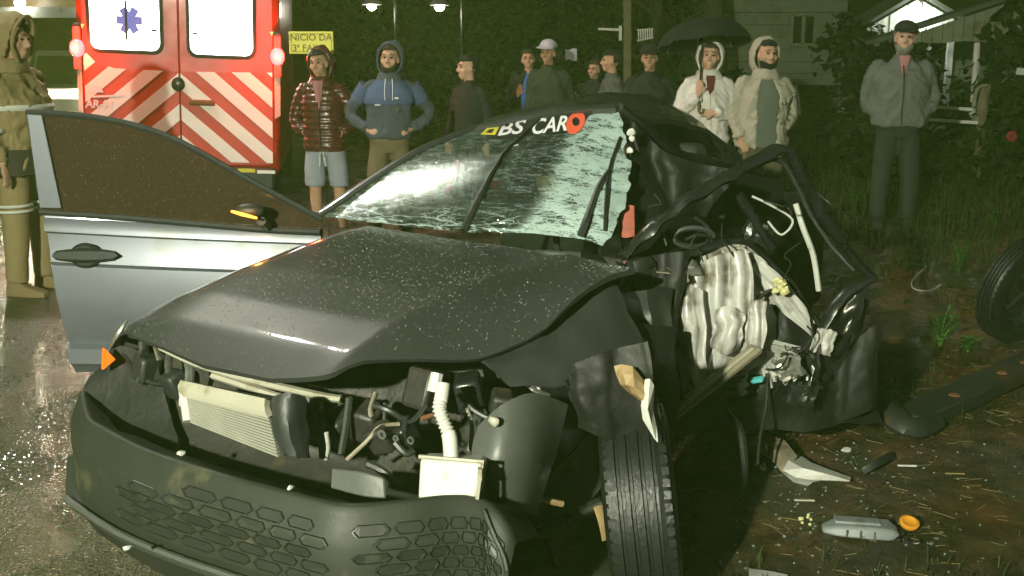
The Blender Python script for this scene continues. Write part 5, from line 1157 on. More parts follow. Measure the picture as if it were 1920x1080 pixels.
MB().sheet(fine([[(1152, 686, 2.82), (1185, 688, 2.80), (1218, 735, 2.80)], [(1165, 720, 2.80), (1190, 725, 2.76), (1215, 750, 2.78)], [(1195, 745, 2.80), (1205, 752, 2.78), (1212, 765, 2.78)]], 2), .004).build('lamp_lens', M['tan_plastic'], car, smooth=False)
MB().sheet(fine([[(1212, 712, 2.79), (1220, 712, 2.77), (1226, 722, 2.78)], [(1203, 760, 2.77), (1212, 765, 2.75), (1222, 770, 2.78)], [(1208, 785, 2.77), (1222, 795, 2.75), (1228, 800, 2.77)], [(1228, 822, 2.77), (1233, 826, 2.77), (1236, 830, 2.77)]], 1), .003).jitter(.006, 30).build('torn_plastic', M['white_plastic'], car, smooth=False)
DC = [[(1165, 560, 3.62), (1210, 545, 3.58), (1250, 545, 3.66)], [(1170, 600, 3.58), (1215, 595, 3.52), (1255, 600, 3.62)], [(1190, 650, 3.58), (1225, 640, 3.54), (1250, 630, 3.6)]]
MB().sheet(fine(DC, 4), .02).jitter(.02, 9).build('crushed_dash', M['black_plastic'], car, ang=30)
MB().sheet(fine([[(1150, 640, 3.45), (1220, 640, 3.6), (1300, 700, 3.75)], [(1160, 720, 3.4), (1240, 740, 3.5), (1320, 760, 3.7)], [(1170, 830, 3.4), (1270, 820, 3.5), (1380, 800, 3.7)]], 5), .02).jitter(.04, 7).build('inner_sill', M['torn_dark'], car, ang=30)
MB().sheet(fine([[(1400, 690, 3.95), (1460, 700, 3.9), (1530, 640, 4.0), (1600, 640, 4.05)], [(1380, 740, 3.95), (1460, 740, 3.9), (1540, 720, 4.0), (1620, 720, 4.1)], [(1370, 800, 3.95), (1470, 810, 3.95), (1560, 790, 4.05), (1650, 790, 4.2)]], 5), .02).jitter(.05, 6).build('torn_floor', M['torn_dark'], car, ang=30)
for k in range(26):
    px, py = random.uniform(1425, 1520), random.uniform(655, 720); s = random.uniform(.006, .016)
    MB().box(cl(px, py, 3.82 + random.uniform(-.03, .03)), (s, s * 1.4, s * .5), (random.random() * 3, random.random() * 3, 0)).build('glass_crumb', M[random.choice(('bare_metal', 'white_plastic', 'dark_metal'))], car, smooth=False)
MB().box(cl(1420, 712, 3.78), (.025, .05, .015), (.4, .5, 0)).build('connector', M['teal'], car, bevel=.003)
for k in range(14):
    px, py = random.uniform(1150, 1290), random.uniform(470, 560); s = random.uniform(.01, .03)
    MB().sheet([[cl(px + 10 * i + random.uniform(-6, 6), py + 10 * j + random.uniform(-6, 6), 3.72 + random.uniform(-.04, .04)) for i in range(3)] for j in range(3)], .004).build('metal_scrap', M[random.choice(('bare_metal', 'dark_metal', 'trim_tan', 'dark_metal'))], car, ang=20)
for pts, r_ in (([(1438, 700, 3.80), (1436, 760, 3.78), (1425, 820, 3.7), (1420, 870, 3.62)], .006), ([(1350, 760, 3.7), (1385, 800, 3.62), (1395, 860, 3.55), (1392, 920, 3.5)], .014), ([(1180, 470, 3.8), (1200, 440, 3.85), (1235, 430, 3.9), (1250, 460, 3.9)], .005), ([(1300, 405, 4.0), (1330, 430, 4.0), (1325, 455, 3.98)], .007), ([(1285, 450, 3.9), (1310, 440, 3.88), (1335, 447, 3.9)], .006)):
    MB().tube(pl(pts, 5), r_, 6).build('wire', M['wire'], car)
MB().tube([cl(1300 + 38 * math.cos(a), 445 + 18 * math.sin(a), 4.0) for a in (k * R(20) for k in range(18))], .012, 6, closed=True).build('steering_ring', M['black_plastic'], car)
# ================================================================== debris on the ground
def dz(px, py, e=0.0):
    p = gp(px, py, e); p = gp(px, py, e + gz(p.x, p.y)); return V((p.x, p.y, gz(p.x, p.y) + e))
def dsheet(name, grid, th, m, label, cat, n=4, jit=0.0, **kw):
    rows = [catmull([dz(*p) for p in r_], n) for r_ in grid]; cols = [catmull([r_[k] for r_ in rows], n) for k in range(len(rows[0]))]
    mb = MB().sheet([[c[j] for c in cols] for j in range(len(cols[0]))], th)
    if jit: mb.jitter(jit, 12)
    return tag(mb.build(name, M[m], ang=35, **kw), label, cat)
t = thing('broken_trim', 'white broken plastic trim piece lying on the mud beside the car', 'car trim', (0, 0, 0))
def dpart(name, grid, th, m, n=1):
    rows = [catmull([dz(*p) for p in r_], n) for r_ in grid]; cols = [catmull([r_[k] for r_ in rows], n) for k in range(len(rows[0]))]
    MB().sheet([[c[j] for c in cols] for j in range(len(cols[0]))], th).build(name, M[m], t, smooth=False)
dpart('trim_shell', [[(1492, 851, .03), (1520, 866, .05), (1556, 882, .05), (1594, 897, .02)], [(1478, 866, .06), (1505, 880, .075), (1548, 890, .06), (1592, 903, .02)], [(1470, 880, .045), (1492, 893, .05), (1520, 897, .045), (1556, 898, .04)], [(1473, 888, .01), (1490, 900, .01), (1514, 908, .0), (1524, 904, .02)]], .006, 'white_plastic')
dpart('trim_arm', [[(1405, 822, .03), (1440, 818, .06), (1472, 830, .06), (1495, 855, .07)], [(1408, 834, .02), (1440, 836, .05), (1462, 850, .05), (1480, 875, .05)], [(1425, 850, .0), (1445, 862, .02), (1460, 878, .02), (1475, 893, .01)]], .006, 'trim_tan')
t = thing('lamp_housing', 'grey box shaped lamp housing with an orange round cap on the mud', 'lamp part', (0, 0, 0))
mk('housing_grey', (.20, .22, .22), .4, 0, .2, 9, dirt=(.09, .09, .07), dscale=9, damt=.3)
mk('cap_orange', (.62, .26, .02), .45, 0, .12, 12)
hc_ = dz(1612, 1000); hr = Matrix.Translation((hc_.x, hc_.y, hc_.z)) @ Matrix.Rotation(R(-9), 4, 'Z')
MB().loft([[V((x, y, z)) for y, z in ((-w_, .0), (w_, .0), (w_ * .92, h), (-w_ * .80, h * .92))] for x, w_, h in ((-.125, .022, .020), (-.08, .042, .036), (.03, .052, .042), (.095, .05, .040), (.125, .03, .022))]).xf(hr).build('housing', M['housing_grey'], t, bevel=.008)
MB().box((-.01, .012, .040), (.15, .05, .010)).xf(hr).build('top_plate', M['housing_grey'], t, bevel=.003)
for k in range(3): MB().box((-.05 + k * .045, -.049, .018), (.005, .006, .024)).xf(hr).build('rib', M['grey_plastic'], t)
c = dz(1705, 980, .035); MB().lathe([(-.006, .0), (-.006, .031), (.004, .033), (.007, .024), (.002, .017), (.002, 0)], 22, 'Z').xf(Matrix.Translation(c) @ Matrix.Rotation(R(22), 4, 'X')).build('round_cap', M['cap_orange'], t)
for px, py in ((1680, 992), (1690, 1000), (1700, 1015), (1720, 1018), (1684, 1012)):
    MB().ball(dz(px, py, .008), (.014, .010, .008), 8, 6).jitter(.006, 70, px).build('broken_tab', M['dark_metal'], t, ang=20)
# loose wheel at the right edge, a dark beam, wire loop, shards
c = dz(1885, 655); wv = tag(thing('loose_wheel', 'loose wheel with a dark tyre leaning at the right edge of the mud', 'wheel', (c.x + .12, c.y + .12, 0)), None, None)
wm = Matrix.Translation((0, 0, .31)) @ Matrix.Rotation(R(-62), 4, 'Z') @ Matrix.Rotation(R(12), 4, 'Y')
tyre = wheel('tyre', wv, wm, .305, .115)
t = thing('fallen_beam', 'dark steel beam with orange rust spots lying across the mud', 'beam', (0, 0, 0))
a, b_ = dz(1700, 790, .05), dz(1960, 670, .05)
MB().bar(a, b_, .16, .07).jitter(.012, 5).build('beam', M['steel_beam'], t, bevel=.01)
for f in (.28, .62, .8):
    p = a.lerp(b_, f); MB().lathe([(0, 0), (.004, .022), (0, .026)], 14, 'Z', (p.x, p.y - .03, p.z + .037)).build('rust_spot', M['rust'], t)
MB().tube(catmull([dz(1600, 700, .1), dz(1640, 740, .12), dz(1700, 800, .07), dz(1760, 790, .05)], 5), [.05, .06, .06, .04], 8, flat=.6).jitter(.02, 6).build('bent_end', M['steel_beam'], t)
tag(MB().tube(catmull([dz(1738, 488, .03), dz(1712, 512, .04), dz(1716, 532, .02), dz(1745, 532, .02), dz(1765, 520, .03)], 6), .005, 6).build('wire_loop', M['pale_wire']), 'thin pale wire curled on the ground left of the loose wheel', 'wire')
LITTER = [(1587, 842, .018, 'white_plastic', 'small round white chip on the mud above the white trim piece'), (1700, 875, 0, 'white_plastic', 'thin white strip lying on the mud right of the white trim piece'), (1508, 938, 0, 'cream_plastic', 'short cream stick on the mud above the grey lamp housing'), (1502, 972, .012, 'yellow_foam', 'pale yellow crumbs of plastic left of the grey lamp housing'), (1312, 770, 0, 'cream_plastic', 'small cream shard under the tan sill trim'), (1290, 868, .03, 'trim_tan', 'dull tan scrap in the shadow beside the front wheel'), (1430, 878, .014, 'white_plastic', 'bright glass crumbs at the end of the hanging wire'), (1790, 888, 0, 'straw', 'straw coloured twig lying on the mud under the beam')]
for px, py, s, m, lab in LITTER:
    c = dz(px, py, .008)
    if s:
        mb = MB().ball(c, (s, s * .8, s * .6), 9, 6).jitter(s * .5, 60, px)
        if 'crumbs' in lab:
            for k in range(5): mb.ball(c + V((random.uniform(-.04, .04), random.uniform(-.05, .05), 0)), s * .5, 6, 4)
    else: mb = MB().bar(c + V((-.035, .004, 0)), c + V((.035, -.01, .004)), .009, .005)
    tag(mb.build('plastic_shard' if m != 'straw' else 'twig', M[m], ang=30), lab, 'debris', None, 'stuff' if 'crumbs' in lab else None)
dsheet('bent_strip', [[(1615, 880, .02), (1640, 862, .06), (1668, 848, .05)], [(1620, 892, .0), (1650, 872, .04), (1680, 856, .0)]], .006, 'black_plastic', 'bent black plastic strip standing on the mud left of the beam', 'debris')
dsheet('teal_shard', [[(1405, 1068, .02), (1440, 1070, .03), (1478, 1078, .02)], [(1405, 1085, .0), (1440, 1090, .0), (1478, 1095, .0)]], .006, 'grey_plastic', 'flat grey plastic shard at the bottom edge right of the wheel', 'debris')
# ================================================================== people
def ell(z, cx, cy, rx, ry, n=18, pw=2.3):
    out = []
    for k in range(n):
        a = 2 * math.pi * k / n; c, s = math.cos(a), math.sin(a)
        out.append(V((cx + rx * math.copysign(abs(c) ** (2 / pw), c), cy + ry * math.copysign(abs(s) ** (2 / pw), s), z)))
    return out
def push(me, f):
    co0 = [v_.co.copy() for v_ in me.vertices]; no0 = [V(v_.normal) for v_ in me.vertices]; out = []
    for p, n_ in zip(co0, no0): out += list(p + n_ * f(p))
    me.vertices.foreach_set('co', out); me.update()
POCKET = lambda s: ((s * .285, .04, 1.13), (s * .185, -.06, 1.01), (-s * .85, .0, -.35))
DOWN = lambda s: ((s * .245, .02, 1.13), (s * .255, -.05, .87), (0, -.15, -1))
HIP = lambda s: ((s * .37, .07, 1.16), (s * .205, -.03, 1.02), (-s * .55, -.75, -.15))
CROSS = lambda s: ((s * .25, -.03, 1.12), (s * .03, -.20, 1.16 + .02 * s), (-s * .9, -.2, .1))
def person(label, px, Y, top_py, H, rz, skin='skin', hair='hair_black', head=(0, 0), arms=(DOWN, DOWN), jacket=('grey_cloth', 'closed'), legs=('trouser_dark', 'long'), shoes='shoe_dark', hood=None, cap=None, beard=None, inner=None, hairkind='short', spread=.10, fold=.010, hem=.86, sway=0.0, slouch=0.0, roll=0.0, hoodback=0.0, group='onlookers standing behind the wrecked car', cat='person', girth=1.0):
    # px is the column of the head; the feet stand on the ground at depth Y
    x = at(px, top_py, Y).x; ztop = at(px, top_py, Y).z
    z0 = ztop - H * (1.0 if not (hood or cap) else 1.025)
    g0 = gz(x, Y) if x > road_edge(Y) else .004
    H = H + (z0 - g0) * .999; S = H / 1.75 / (1.0 if not (hood or cap) else 1.025)
    root = thing('person', label, cat, (x, Y, g0), rz, group)
    SC = Matrix.Scale(S, 4); SC[0][2] = S * sway; SC[0][3] = 0; SC[1][2] = S * slouch
    hy, hp = head
    hm = Matrix.Translation((0, .01, 1.52)) @ Matrix.Scale(1.05, 4) @ Matrix.Rotation(roll, 4, 'Y') @ Matrix.Rotation(hy, 4, 'Z') @ Matrix.Rotation(hp, 4, 'X') @ Matrix.Translation((0, -.01, -1.52))
    J = []
    for s, f in ((-1, arms[0]), (1, arms[1])):
        e, w_, d = f(s) if callable(f) else f
        J.append((s, V((s * .178 * girth, .012, 1.385)), V(e), V(w_), V(d).normalized()))
    # --- body: one continuous skin
    b = MB()
    b.loft([ell(z, 0, cy, rx, ry) for z, cy, rx, ry in ((.84, .0, .13, .10), (.95, .0, .145, .10), (1.08, 0, .125, .085), (1.25, 0, .14, .09), (1.36, .01, .12, .075), (1.45, .015, .07, .06))])
    b.tube([(0, .02, 1.40), (0, .018, 1.50), (0, .005, 1.60)], [.062, .054, .056], 14)
    hd = MB()
    hd.ball((0, .015, 1.662), (.074, .092, .086), 22, 16); hd.ball((0, -.018, 1.612), (.062, .070, .078), 20, 14); hd.ball((0, -.058, 1.552), (.030, .026, .024), 12, 8)
    hd.tube([(0, -.083, 1.660), (0, -.100, 1.632), (0, -.112, 1.612)], [.008, .012, .015], 8); hd.ball((-.012, -.098, 1.608), (.009, .010, .008), 8, 6); hd.ball((.012, -.098, 1.608), (.009, .010, .008), 8, 6)
    hd.tube([(-.050, -.066, 1.672), (-.028, -.083, 1.676), (0, -.086, 1.672), (.028, -.083, 1.676), (.050, -.066, 1.672)], .011, 8)
    hd.tube([(-.024, -.080, 1.578), (0, -.090, 1.580), (.024, -.080, 1.578)], [.006, .008, .006], 8); hd.tube([(-.020, -.080, 1.568), (0, -.088, 1.567), (.020, -.080, 1.568)], [.006, .008, .006], 8)
    for s in (-1, 1): hd.ball((s * .045, -.055, 1.615), (.022, .024, .024), 10, 8); hd.ball((s * .076, .012, 1.630), (.010, .020, .032), 10, 8)
    hd.xf(hm); b.add(hd.v, hd.f)
    for s, sh, e, w_, d in J:
        b.tube(catmull([sh + V((-s * .05, 0, 0)), sh, e, w_], 5), [.036, .036, .035, .032, .030, .026], 10)
        side = d.cross(V((0, -1, .2))).normalized(); pn = side.cross(d).normalized()
        pc = w_ + d * .045
        rot = Matrix((side, d, pn)).transposed()
        b.ball(pc, (.038, .052, .016), 12, 8, rot)
        for k, (o_, ln) in enumerate(((-.028, .062), (-.010, .072), (.009, .068), (.027, .052))):
            p0 = w_ + d * .082 + side * o_; p1 = p0 + d * ln * .5 - pn * .006; p2 = p0 + d * ln * .85 - pn * .026; b.tube([p0 - d * .02, p0, p1, p2], [.0095, .0095, .009, .008], 8)
        th = side * (-1 if side.x * s > 0 else 1)
        b.tube([w_ + d * .03 + th * .026, w_ + d * .055 + th * .050 - pn * .006, w_ + d * .085 + th * .056 - pn * .016], [.012, .011, .009], 8)
    for s in (-1, 1):
        b.tube([(s * .075, 0, .93), (s * spread, -.01, .50), (s * (spread + .005), -.005, .38), (s * (spread + .01), .012, .10)], [.085, .058, .058, .036], 12)
        b.tube([(s * (spread + .01), .03, .045), (s * (spread + .015), -.06, .035), (s * (spread + .025), -.15, .025)], [.036, .036, .024], 10, flat=.8)
    b.xf(SC); me = remesh(b, .0085 * S, 3); finish('body', me, M[skin], root, ang=180)
    # --- eyes, brows
    for s in (-1, 1):
        MB().ball((s * .030, -.077, 1.652), (.013, .008, .007), 8, 6).xf(SC @ hm).build('eye', M['eye'], root)
        MB().tube([(s * .014, -.096, 1.676), (s * .032, -.092, 1.682), (s * .050, -.076, 1.676)], [.003, .004, .002], 6).xf(SC @ hm).build('eyebrow', M[hair if hair != 'none' else 'hair_brown'], root)
    def shell(name, m, c, r_, keep, th=.012, amp=.0, sc=30):
        bm = bmesh.new(); bmesh.ops.create_icosphere(bm, subdivisions=4, radius=1)
        bmesh.ops.delete(bm, geom=[v_ for v_ in bm.verts if not keep(v_.co)], context='VERTS')
        for v_ in bm.verts:
            n_ = v_.co.copy(); v_.co = V((n_.x * r_[0], n_.y * r_[1], n_.z * r_[2])) + V(c)
            if amp: v_.co += n_ * amp * noise.noise(v_.co * sc)
        me_ = bpy.data.meshes.new(name); bm.to_mesh(me_); bm.free(); me_.transform(SC @ hm)
        o = finish(name, me_, m, root, ang=180); sd = o.modifiers.new('solid', 'SOLIDIFY'); sd.thickness = th * S; sd.offset = 1; return o
    if hairkind != 'none' and not hood:
        if hairkind == 'long': shell('hair', M[hair], (0, .022, 1.640), (.088, .105, .135), lambda n: n.y > -.35 or n.z > .50, .012, .012)
        else: shell('hair', M[hair], (0, .016, 1.668), (.080, .098, .092), lambda n: (n.z > .42 - .1 * n.x) or (n.y > .05 and n.z > -.45), .014, .016)
    elif hood and hairkind != 'none': shell('hair', M[hair], (0, .012, 1.668), (.078, .095, .090), lambda n: n.z > .50 - hoodback * 2, .010, .008)
    if beard: shell('beard', M[beard], (0, -.016, 1.590), (.064, .074, .074), lambda n: n.z < .12 and n.y < .35 and not (n.z > -.22 and n.y < -.80 and abs(n.x) < .42) and not (n.z > -.05 and n.y < -.6), .010, .006)
    if hood:
        shell('hood', M[hood], (0, .046 + hoodback, 1.634 - hoodback * .3), (.114, .118, .150), lambda n: not (n.y < -.12 + hoodback * 4 and (n.x / .86) ** 2 + ((n.z + .12) / .93) ** 2 < 1) and n.z > -.95, .014, .016, 14)
        col_ = MB().loft([ell(z, 0, cy, rx, ry, 20) for z, cy, rx, ry in ((1.43, .02, .150, .112), (1.475, .024, .122, .108), (1.515, .030, .104, .100), (1.53, .034, .085, .085))]).xf(SC); me = remesh(col_, .012 * S, 3); push(me, lambda p: .010 * noise.noise(p * 16)); finish('collar', me, M[hood], root, ang=180)
        MB().tube(catmull([V((.108 * math.sin(a), -.006 + hoodback * 1.5 - .022 * abs(math.cos(a)), 1.632 - hoodback * .4 + (.140 - hoodback * .2) * math.cos(a))) for a in (R(-150 + 25 * k) for k in range(13))], 3), .010, 7).xf(SC @ hm).build('hood_hem', M[hood], root)
    if cap:
        shell('cap', M[cap], (0, .012, 1.704), (.086, .104, .072), lambda n: n.z > -.02, .010)
        rows = [[V((math.sin(a) * (.080 + .012 * k), -.015 - math.cos(a) * (.080 + .022 * k), 1.706 - .006 * k + .01 * math.cos(a))) for a in (R(-62 + 12.4 * q) for q in range(11))] for k in range(4)]
        MB().sheet(rows, .006).xf(SC @ hm).build('cap_visor', M[cap], root)
    # --- clothing
    jm, jk = jacket[0], jacket[1]
    def sleeves(mb, r0=.068, r1=.050):
        for s, sh, e, w_, d in J:
            mb.tube(catmull([sh + V((-s * .07, 0, .01)), sh, e, w_ - (w_ - e).normalized() * .005], 6), [r0 * .85, r0, r0 * .95, r0 * .90, r1 * 1.12, r1], 12)
    G = girth
    TOR = [(hem, -.005, .192 * G, .135 * G), (hem + .06, -.005, .196 * G, .140 * G), (1.02, -.005, .185 * G, .130 * G), (1.15, -.005, .190 * G, .132 * G), (1.28, .0, .196 * G, .136 * G), (1.355, .008, .182 * G, .118), (1.42, .014, .138, .098), (1.465, .016, .088, .082), (1.51, .012, .076, .076)]
    j = MB()
    if jk == 'open':
        gap = R(26)
        rings = []
        for z, cy, rx, ry in TOR:
            g_ = gap * (1.0 if z < 1.4 else .8); oa = []; ia = []
            for k in range(25):
                a = -math.pi / 2 + g_ + (2 * math.pi - 2 * g_) * k / 24
                oa.append(V((rx * 1.06 * math.cos(a), cy + ry * 1.08 * math.sin(a), z))); ia.append(V((rx * .88 * math.cos(a), cy + ry * .84 * math.sin(a), z)))
            rings.append(oa + ia[::-1])
        j.loft(rings); vx = .012
    else:
        j.loft([ell(z, 0, cy, rx, ry, 24) for z, cy, rx, ry in TOR]); vx = .014
    sleeves(j, .068 if jk == 'puffer' else .060)
    j.xf(SC); me = remesh(j, vx * S, 3)
    seed = random.random() * 50
    co0 = [v_.co.copy() for v_ in me.vertices]; no0 = [V(v_.normal) for v_ in me.vertices]; flat_ = []
    for p, n_ in zip(co0, no0):
        q = p * (1 / S)
        if jk == 'puffer':
            ph = (q.z * 17.5) % 1.0; amt = .016 * (math.sin(math.pi * ph) ** .6) - .010
            amt += .004 * noise.noise(q * 22)
        else:
            arm = sstep(.19, .24, abs(q.x))
            w1 = V((q.x * 6 + q.z * 3 * (1 if q.x > 0 else -1), q.y * 6, q.z * 5 + seed)); rid = 1 - abs(noise.noise(w1)) * 2.2; rid2 = 1 - abs(noise.noise(w1 * 2.3 + V((0, 0, arm * q.z * 14)))) * 2.2
            amt = fold * 1.5 * (.9 * rid * abs(rid) - .35 + .5 * rid2 * abs(rid2) - .2)
        flat_ += list(p + n_ * amt * S)
    me.vertices.foreach_set('co', flat_); me.update()
    finish('jacket', me, M[jm], root, ang=180)
    if inner:
        i_ = MB().loft([ell(z, 0, cy - .004, rx * .90, ry * .95, 24) for z, cy, rx, ry in TOR[:5]] + [ell(1.355, 0, .0, .13, .10, 24), ell(1.43, 0, .008, .09, .085, 24), ell(1.475, 0, .010, .07, .07, 24)]).xf(SC); me = remesh(i_, .014 * S, 3)
        push(me, lambda q: .006 * noise.noise(q * 9))
        finish('shirt', me, M[inner], root, ang=180)
    tm, tk = legs
    bot = .09 if tk == 'long' else .50
    tr = MB(); tr.loft([ell(z, 0, .0, rx, ry, 20) for z, rx, ry in ((.80, .15, .11), (.90, .172 * G, .122 * G), (1.0, .165 * G, .118 * G), (1.04, .16 * G, .11 * G))])
    for s in (-1, 1):
        if tk == 'long': tr.tube(catmull([(s * .082, 0, .90), (s * spread, -.008, .52), (s * (spread + .008), 0, .26), (s * (spread + .012), .008, bot)], 5), [.105, .088, .080, .074, .072], 14)
        else: tr.tube(catmull([(s * .082, 0, .90), (s * (spread - .002), -.004, .66), (s * (spread + .004), -.006, bot)], 5), [.108, .100, .098, .098], 14)
    tr.xf(SC); me = remesh(tr, .015 * S, 3)
    push(me, lambda p: S * .009 * (noise.noise(V((p.x * 6 / S, p.y * 6 / S, p.z * 7 / S + seed))) + .5 * noise.noise(p * (17 / S))))
    finish('trousers' if tk == 'long' else 'shorts', me, M[tm], root, ang=180)
    for s in (-1, 1):
        sp = spread + .015
        MB().loft([[V((s * sp + dx * w_, y, z)) for dx, z in ((-1, .0), (1, .0), (1.02, .03), (.8, h), (-.8, h), (-1.02, .03))] for y, w_, h in ((.085, .030, .06), (.06, .042, .10), (.0, .044, .105), (-.07, .048, .07), (-.15, .046, .05), (-.195, .026, .035))]).xf(SC).build('shoe', M[shoes], root, bevel=.006)
    root['_s'] = S
    return root, S, SC, hm
def acc(mb, name, m, root, SC): return mb.xf(SC).build(name, M[m], root)
GR = 'onlookers standing behind the wrecked car'
# maroon puffer
r_, S, SC, hm = person('person in a maroon puffer jacket, hood up, pale blue shorts, beside the ambulance', 607, 9.55, 79, 1.66, R(-6), 'skin2', head=(R(-8), R(4)), arms=(POCKET, POCKET), jacket=('puffer', 'puffer'), legs=('shorts_blue', 'short'), hood='puffer', hoodback=.015, spread=.115, hem=.84, girth=1.02, sway=-.02, slouch=-.02, roll=R(-4))
acc(MB().loft([[V((sx, y, z)) for sx, y in ((-w_, -.128), (0, -.146), (w_, -.128), (w_, -.11), (-w_, -.11))] for w_, z in ((.008, 1.22), (.045, 1.44), (.05, 1.49))]), 'shirt_front', 'pink', r_, SC)
acc(MB().tube([(0, -.150, .86), (0, -.156, 1.05), (0, -.152, 1.22)], .006, 6), 'zip', 'shoe_dark', r_, SC)
for s in (-1, 1): acc(MB().tube([(s * .012, -.13, .86), (s * .02, -.137, .78), (s * .03, -.128, .70)], .004, 5), 'drawstring', 'white_vinyl', r_, SC)
# blue hoodie, hands on hips
r_, S, SC, hm = person('person in a blue hoodie, hood up, with both hands on the hips', 722, 9.3, 69, 1.72, R(4), 'skin', 'hair_brown', head=(R(-10), R(2)), arms=(HIP, HIP), jacket=('hoodie_slate', 'closed'), legs=('khaki', 'long'), hood='hoodie_slate', spread=.13, hem=.93, girth=1.08, beard='hair_brown', sway=.02, roll=R(3))
y_ = MB(); y_.loft([ell(z, 0, cy, rx, ry, 24) for z, cy, rx, ry in ((1.235, 0, .232, .161), (1.30, .0, .234, .162), (1.375, .008, .220, .140), (1.432, .014, .165, .116), (1.47, .016, .104, .096))])
y_.xf(SC); me = remesh(y_, .014 * S, 3); finish('yoke', me, M['hoodie_blue'], r_, ang=180)
for s in (-1, 1):
    sh = V((s * .205, .01, 1.405)); e = V(HIP(s)[0]); acc(MB().tube([sh, sh.lerp(e, .38), sh.lerp(e, .55)], [.078, .077, .074], 12), 'sleeve_band', 'hoodie_blue', r_, SC)
    acc(MB().tube(catmull([(s * .03, -.115, 1.47), (s * .036, -.165, 1.38), (s * .034, -.168, 1.28)], 4), .0035, 5), 'drawstring', 'white_vinyl', r_, SC)
acc(MB().box((.07, -.17, 1.20), (.05, .006, .035)), 'chest_badge', 'grey_cloth', r_, SC); acc(MB().box((.07, -.166, 1.30), (.035, .006, .014)), 'chest_badge', 'white_vinyl', r_, SC); acc(MB().box((-.10, -.160, 1.24), (.05, .006, .010)), 'chest_badge', 'white_vinyl', r_, SC)
# young person in black
r_, S, SC, hm = person('young person in black with short dark hair, face turned to the left', 884, 10.2, 108, 1.62, R(-35), 'skin3', 'hair_black', head=(R(-28), R(3)), jacket=('black_cloth', 'closed'), legs=('black_cloth', 'long'), girth=.92, slouch=-.04)
# woman in a blue shirt
r_, S, SC, hm = person('person in an open black jacket over a bright blue shirt', 985, 12.8, 96, 1.60, R(0), 'skin', 'hair_brown', arms=(((-.24, -.02, 1.14), (-.13, -.20, 1.20), (.2, -.3, .8)), ((.25, -.05, 1.14), (.13, -.22, 1.28), (-.5, -.4, .6))), jacket=('black_cloth', 'open'), legs=('grey_cloth', 'long'), inner='blue_shirt', sway=.03, roll=R(-6))
# purple and white cap
r_, S, SC, hm = person('person in a purple and white cap and a dark olive jacket', 1040, 12.2, 66, 1.74, R(-8), 'skin2', cap='cap_white', head=(R(-18), R(8)), jacket=('olive_dark', 'closed'), legs=('trouser_dark', 'long'), girth=1.05, sway=-.04, slouch=-.05, roll=R(5))
# short person holding something green
r_, S, SC, hm = person('short person in dark clothes with brown hair holding up one hand', 1111, 12.9, 115, 1.50, R(-20), 'skin', 'hair_brown', hairkind='long', head=(R(-15), R(8)), arms=(((-.25, -.05, 1.12), (-.17, -.25, 1.22), (-.2, -.4, .7)), DOWN), jacket=('black_cloth', 'closed'), legs=('trouser_dark', 'long'), sway=.04, slouch=-.08, roll=R(6))
tg = thing('green_bag', 'green bag held between the two onlookers behind the roof of the car', 'bag', at(1060, 215, 12.4), 0)
tg.location = (at(1060, 200, 12.4).x, 12.4, at(1060, 212, 12.4).z)
MB().ball((0, 0, .10), (.10, .06, .13), 14, 10).jitter(.02, 14).build('pouch', M['dark_green'], tg); MB().tube(catmull([(-.05, 0, .2), (0, 0, .32), (.05, 0, .2)], 4), .008, 6).build('handle', M['dark_green'], tg)
# grey jacket half turned away
r_, S, SC, hm = person('person in a loose grey jacket turned away to the left, dark hair', 1160, 11.6, 98, 1.62, R(-75), 'skin2', 'hair_black', head=(R(-15), 0), jacket=('grey_cloth', 'closed'), legs=('trouser_dark', 'long'), fold=.02, girth=1.1, slouch=-.06)
# black cap
r_, S, SC, hm = person('person in a black cap, black jacket and dark jeans', 1216, 10.9, 74, 1.72, R(-4), 'skin2', 'hair_black', cap='black_cloth', head=(R(-6), R(4)), arms=(CROSS, POCKET), jacket=('black_cloth', 'closed'), legs=('denim', 'long'), girth=1.12, sway=.015, roll=R(-3))
# white coat
r_, S, SC, hm = person('person in a white hooded coat holding an umbrella handle', 1336, 9.7, 66, 1.70, R(-6), 'skin3', 'hair_brown', head=(R(-4), R(2)), arms=(((-.27, -.04, 1.14), (-.10, -.21, 1.29), (.05, -.2, 1)), ((.27, -.03, 1.12), (.05, -.215, 1.13), (-1, -.15, .05))), jacket=('white_coat', 'closed'), legs=('black_cloth', 'long'), hood='white_coat', fold=.014, hem=.78, girth=1.08, spread=.09, sway=-.015, roll=R(4))
acc(MB().prism([(-.03, -.118, 1.47), (.05, -.118, 1.47), (.035, -.146, 1.36), (.005, -.158, 1.29), (-.022, -.146, 1.36)], (0, .02, 0)), 'top', 'maroon', r_, SC)
acc(MB().tube(catmull([(.0, -.160, 1.29), (.012, -.162, 1.05), (.012, -.158, .86)], 5), .010, 6, flat=.6), 'coat_edge', 'white_coat', r_, SC)
acc(MB().prism([(.02, -.158, .98), (.055, -.152, .775), (-.005, -.158, .775)], (0, .03, 0)), 'coat_slit', 'maroon', r_, SC)
hp_ = (r_.matrix_world if False else Matrix.Translation(r_.location) @ Matrix.Rotation(r_.rotation_euler.z, 4, 'Z')) @ (SC @ V((-.098, -.235, 1.36)))
um = thing('umbrella', 'black open umbrella above the person in the white coat', 'umbrella', hp_)
MB().tube([(0, 0, -.16), (.05, .20, .60)], .009, 8).build('shaft', M['shoe_dark'], um)
MB().tube(catmull([(0, 0, -.14), (0, -.01, -.20), (.03, -.01, -.22), (.045, 0, -.18)], 4), .012, 7).build('handle', M['old_wood'], um)
tilt = Matrix.Translation((.05, .20, .60)) @ Matrix.Rotation(R(-10), 4, 'X') @ Matrix.Rotation(R(-4), 4, 'Y'); rows = []
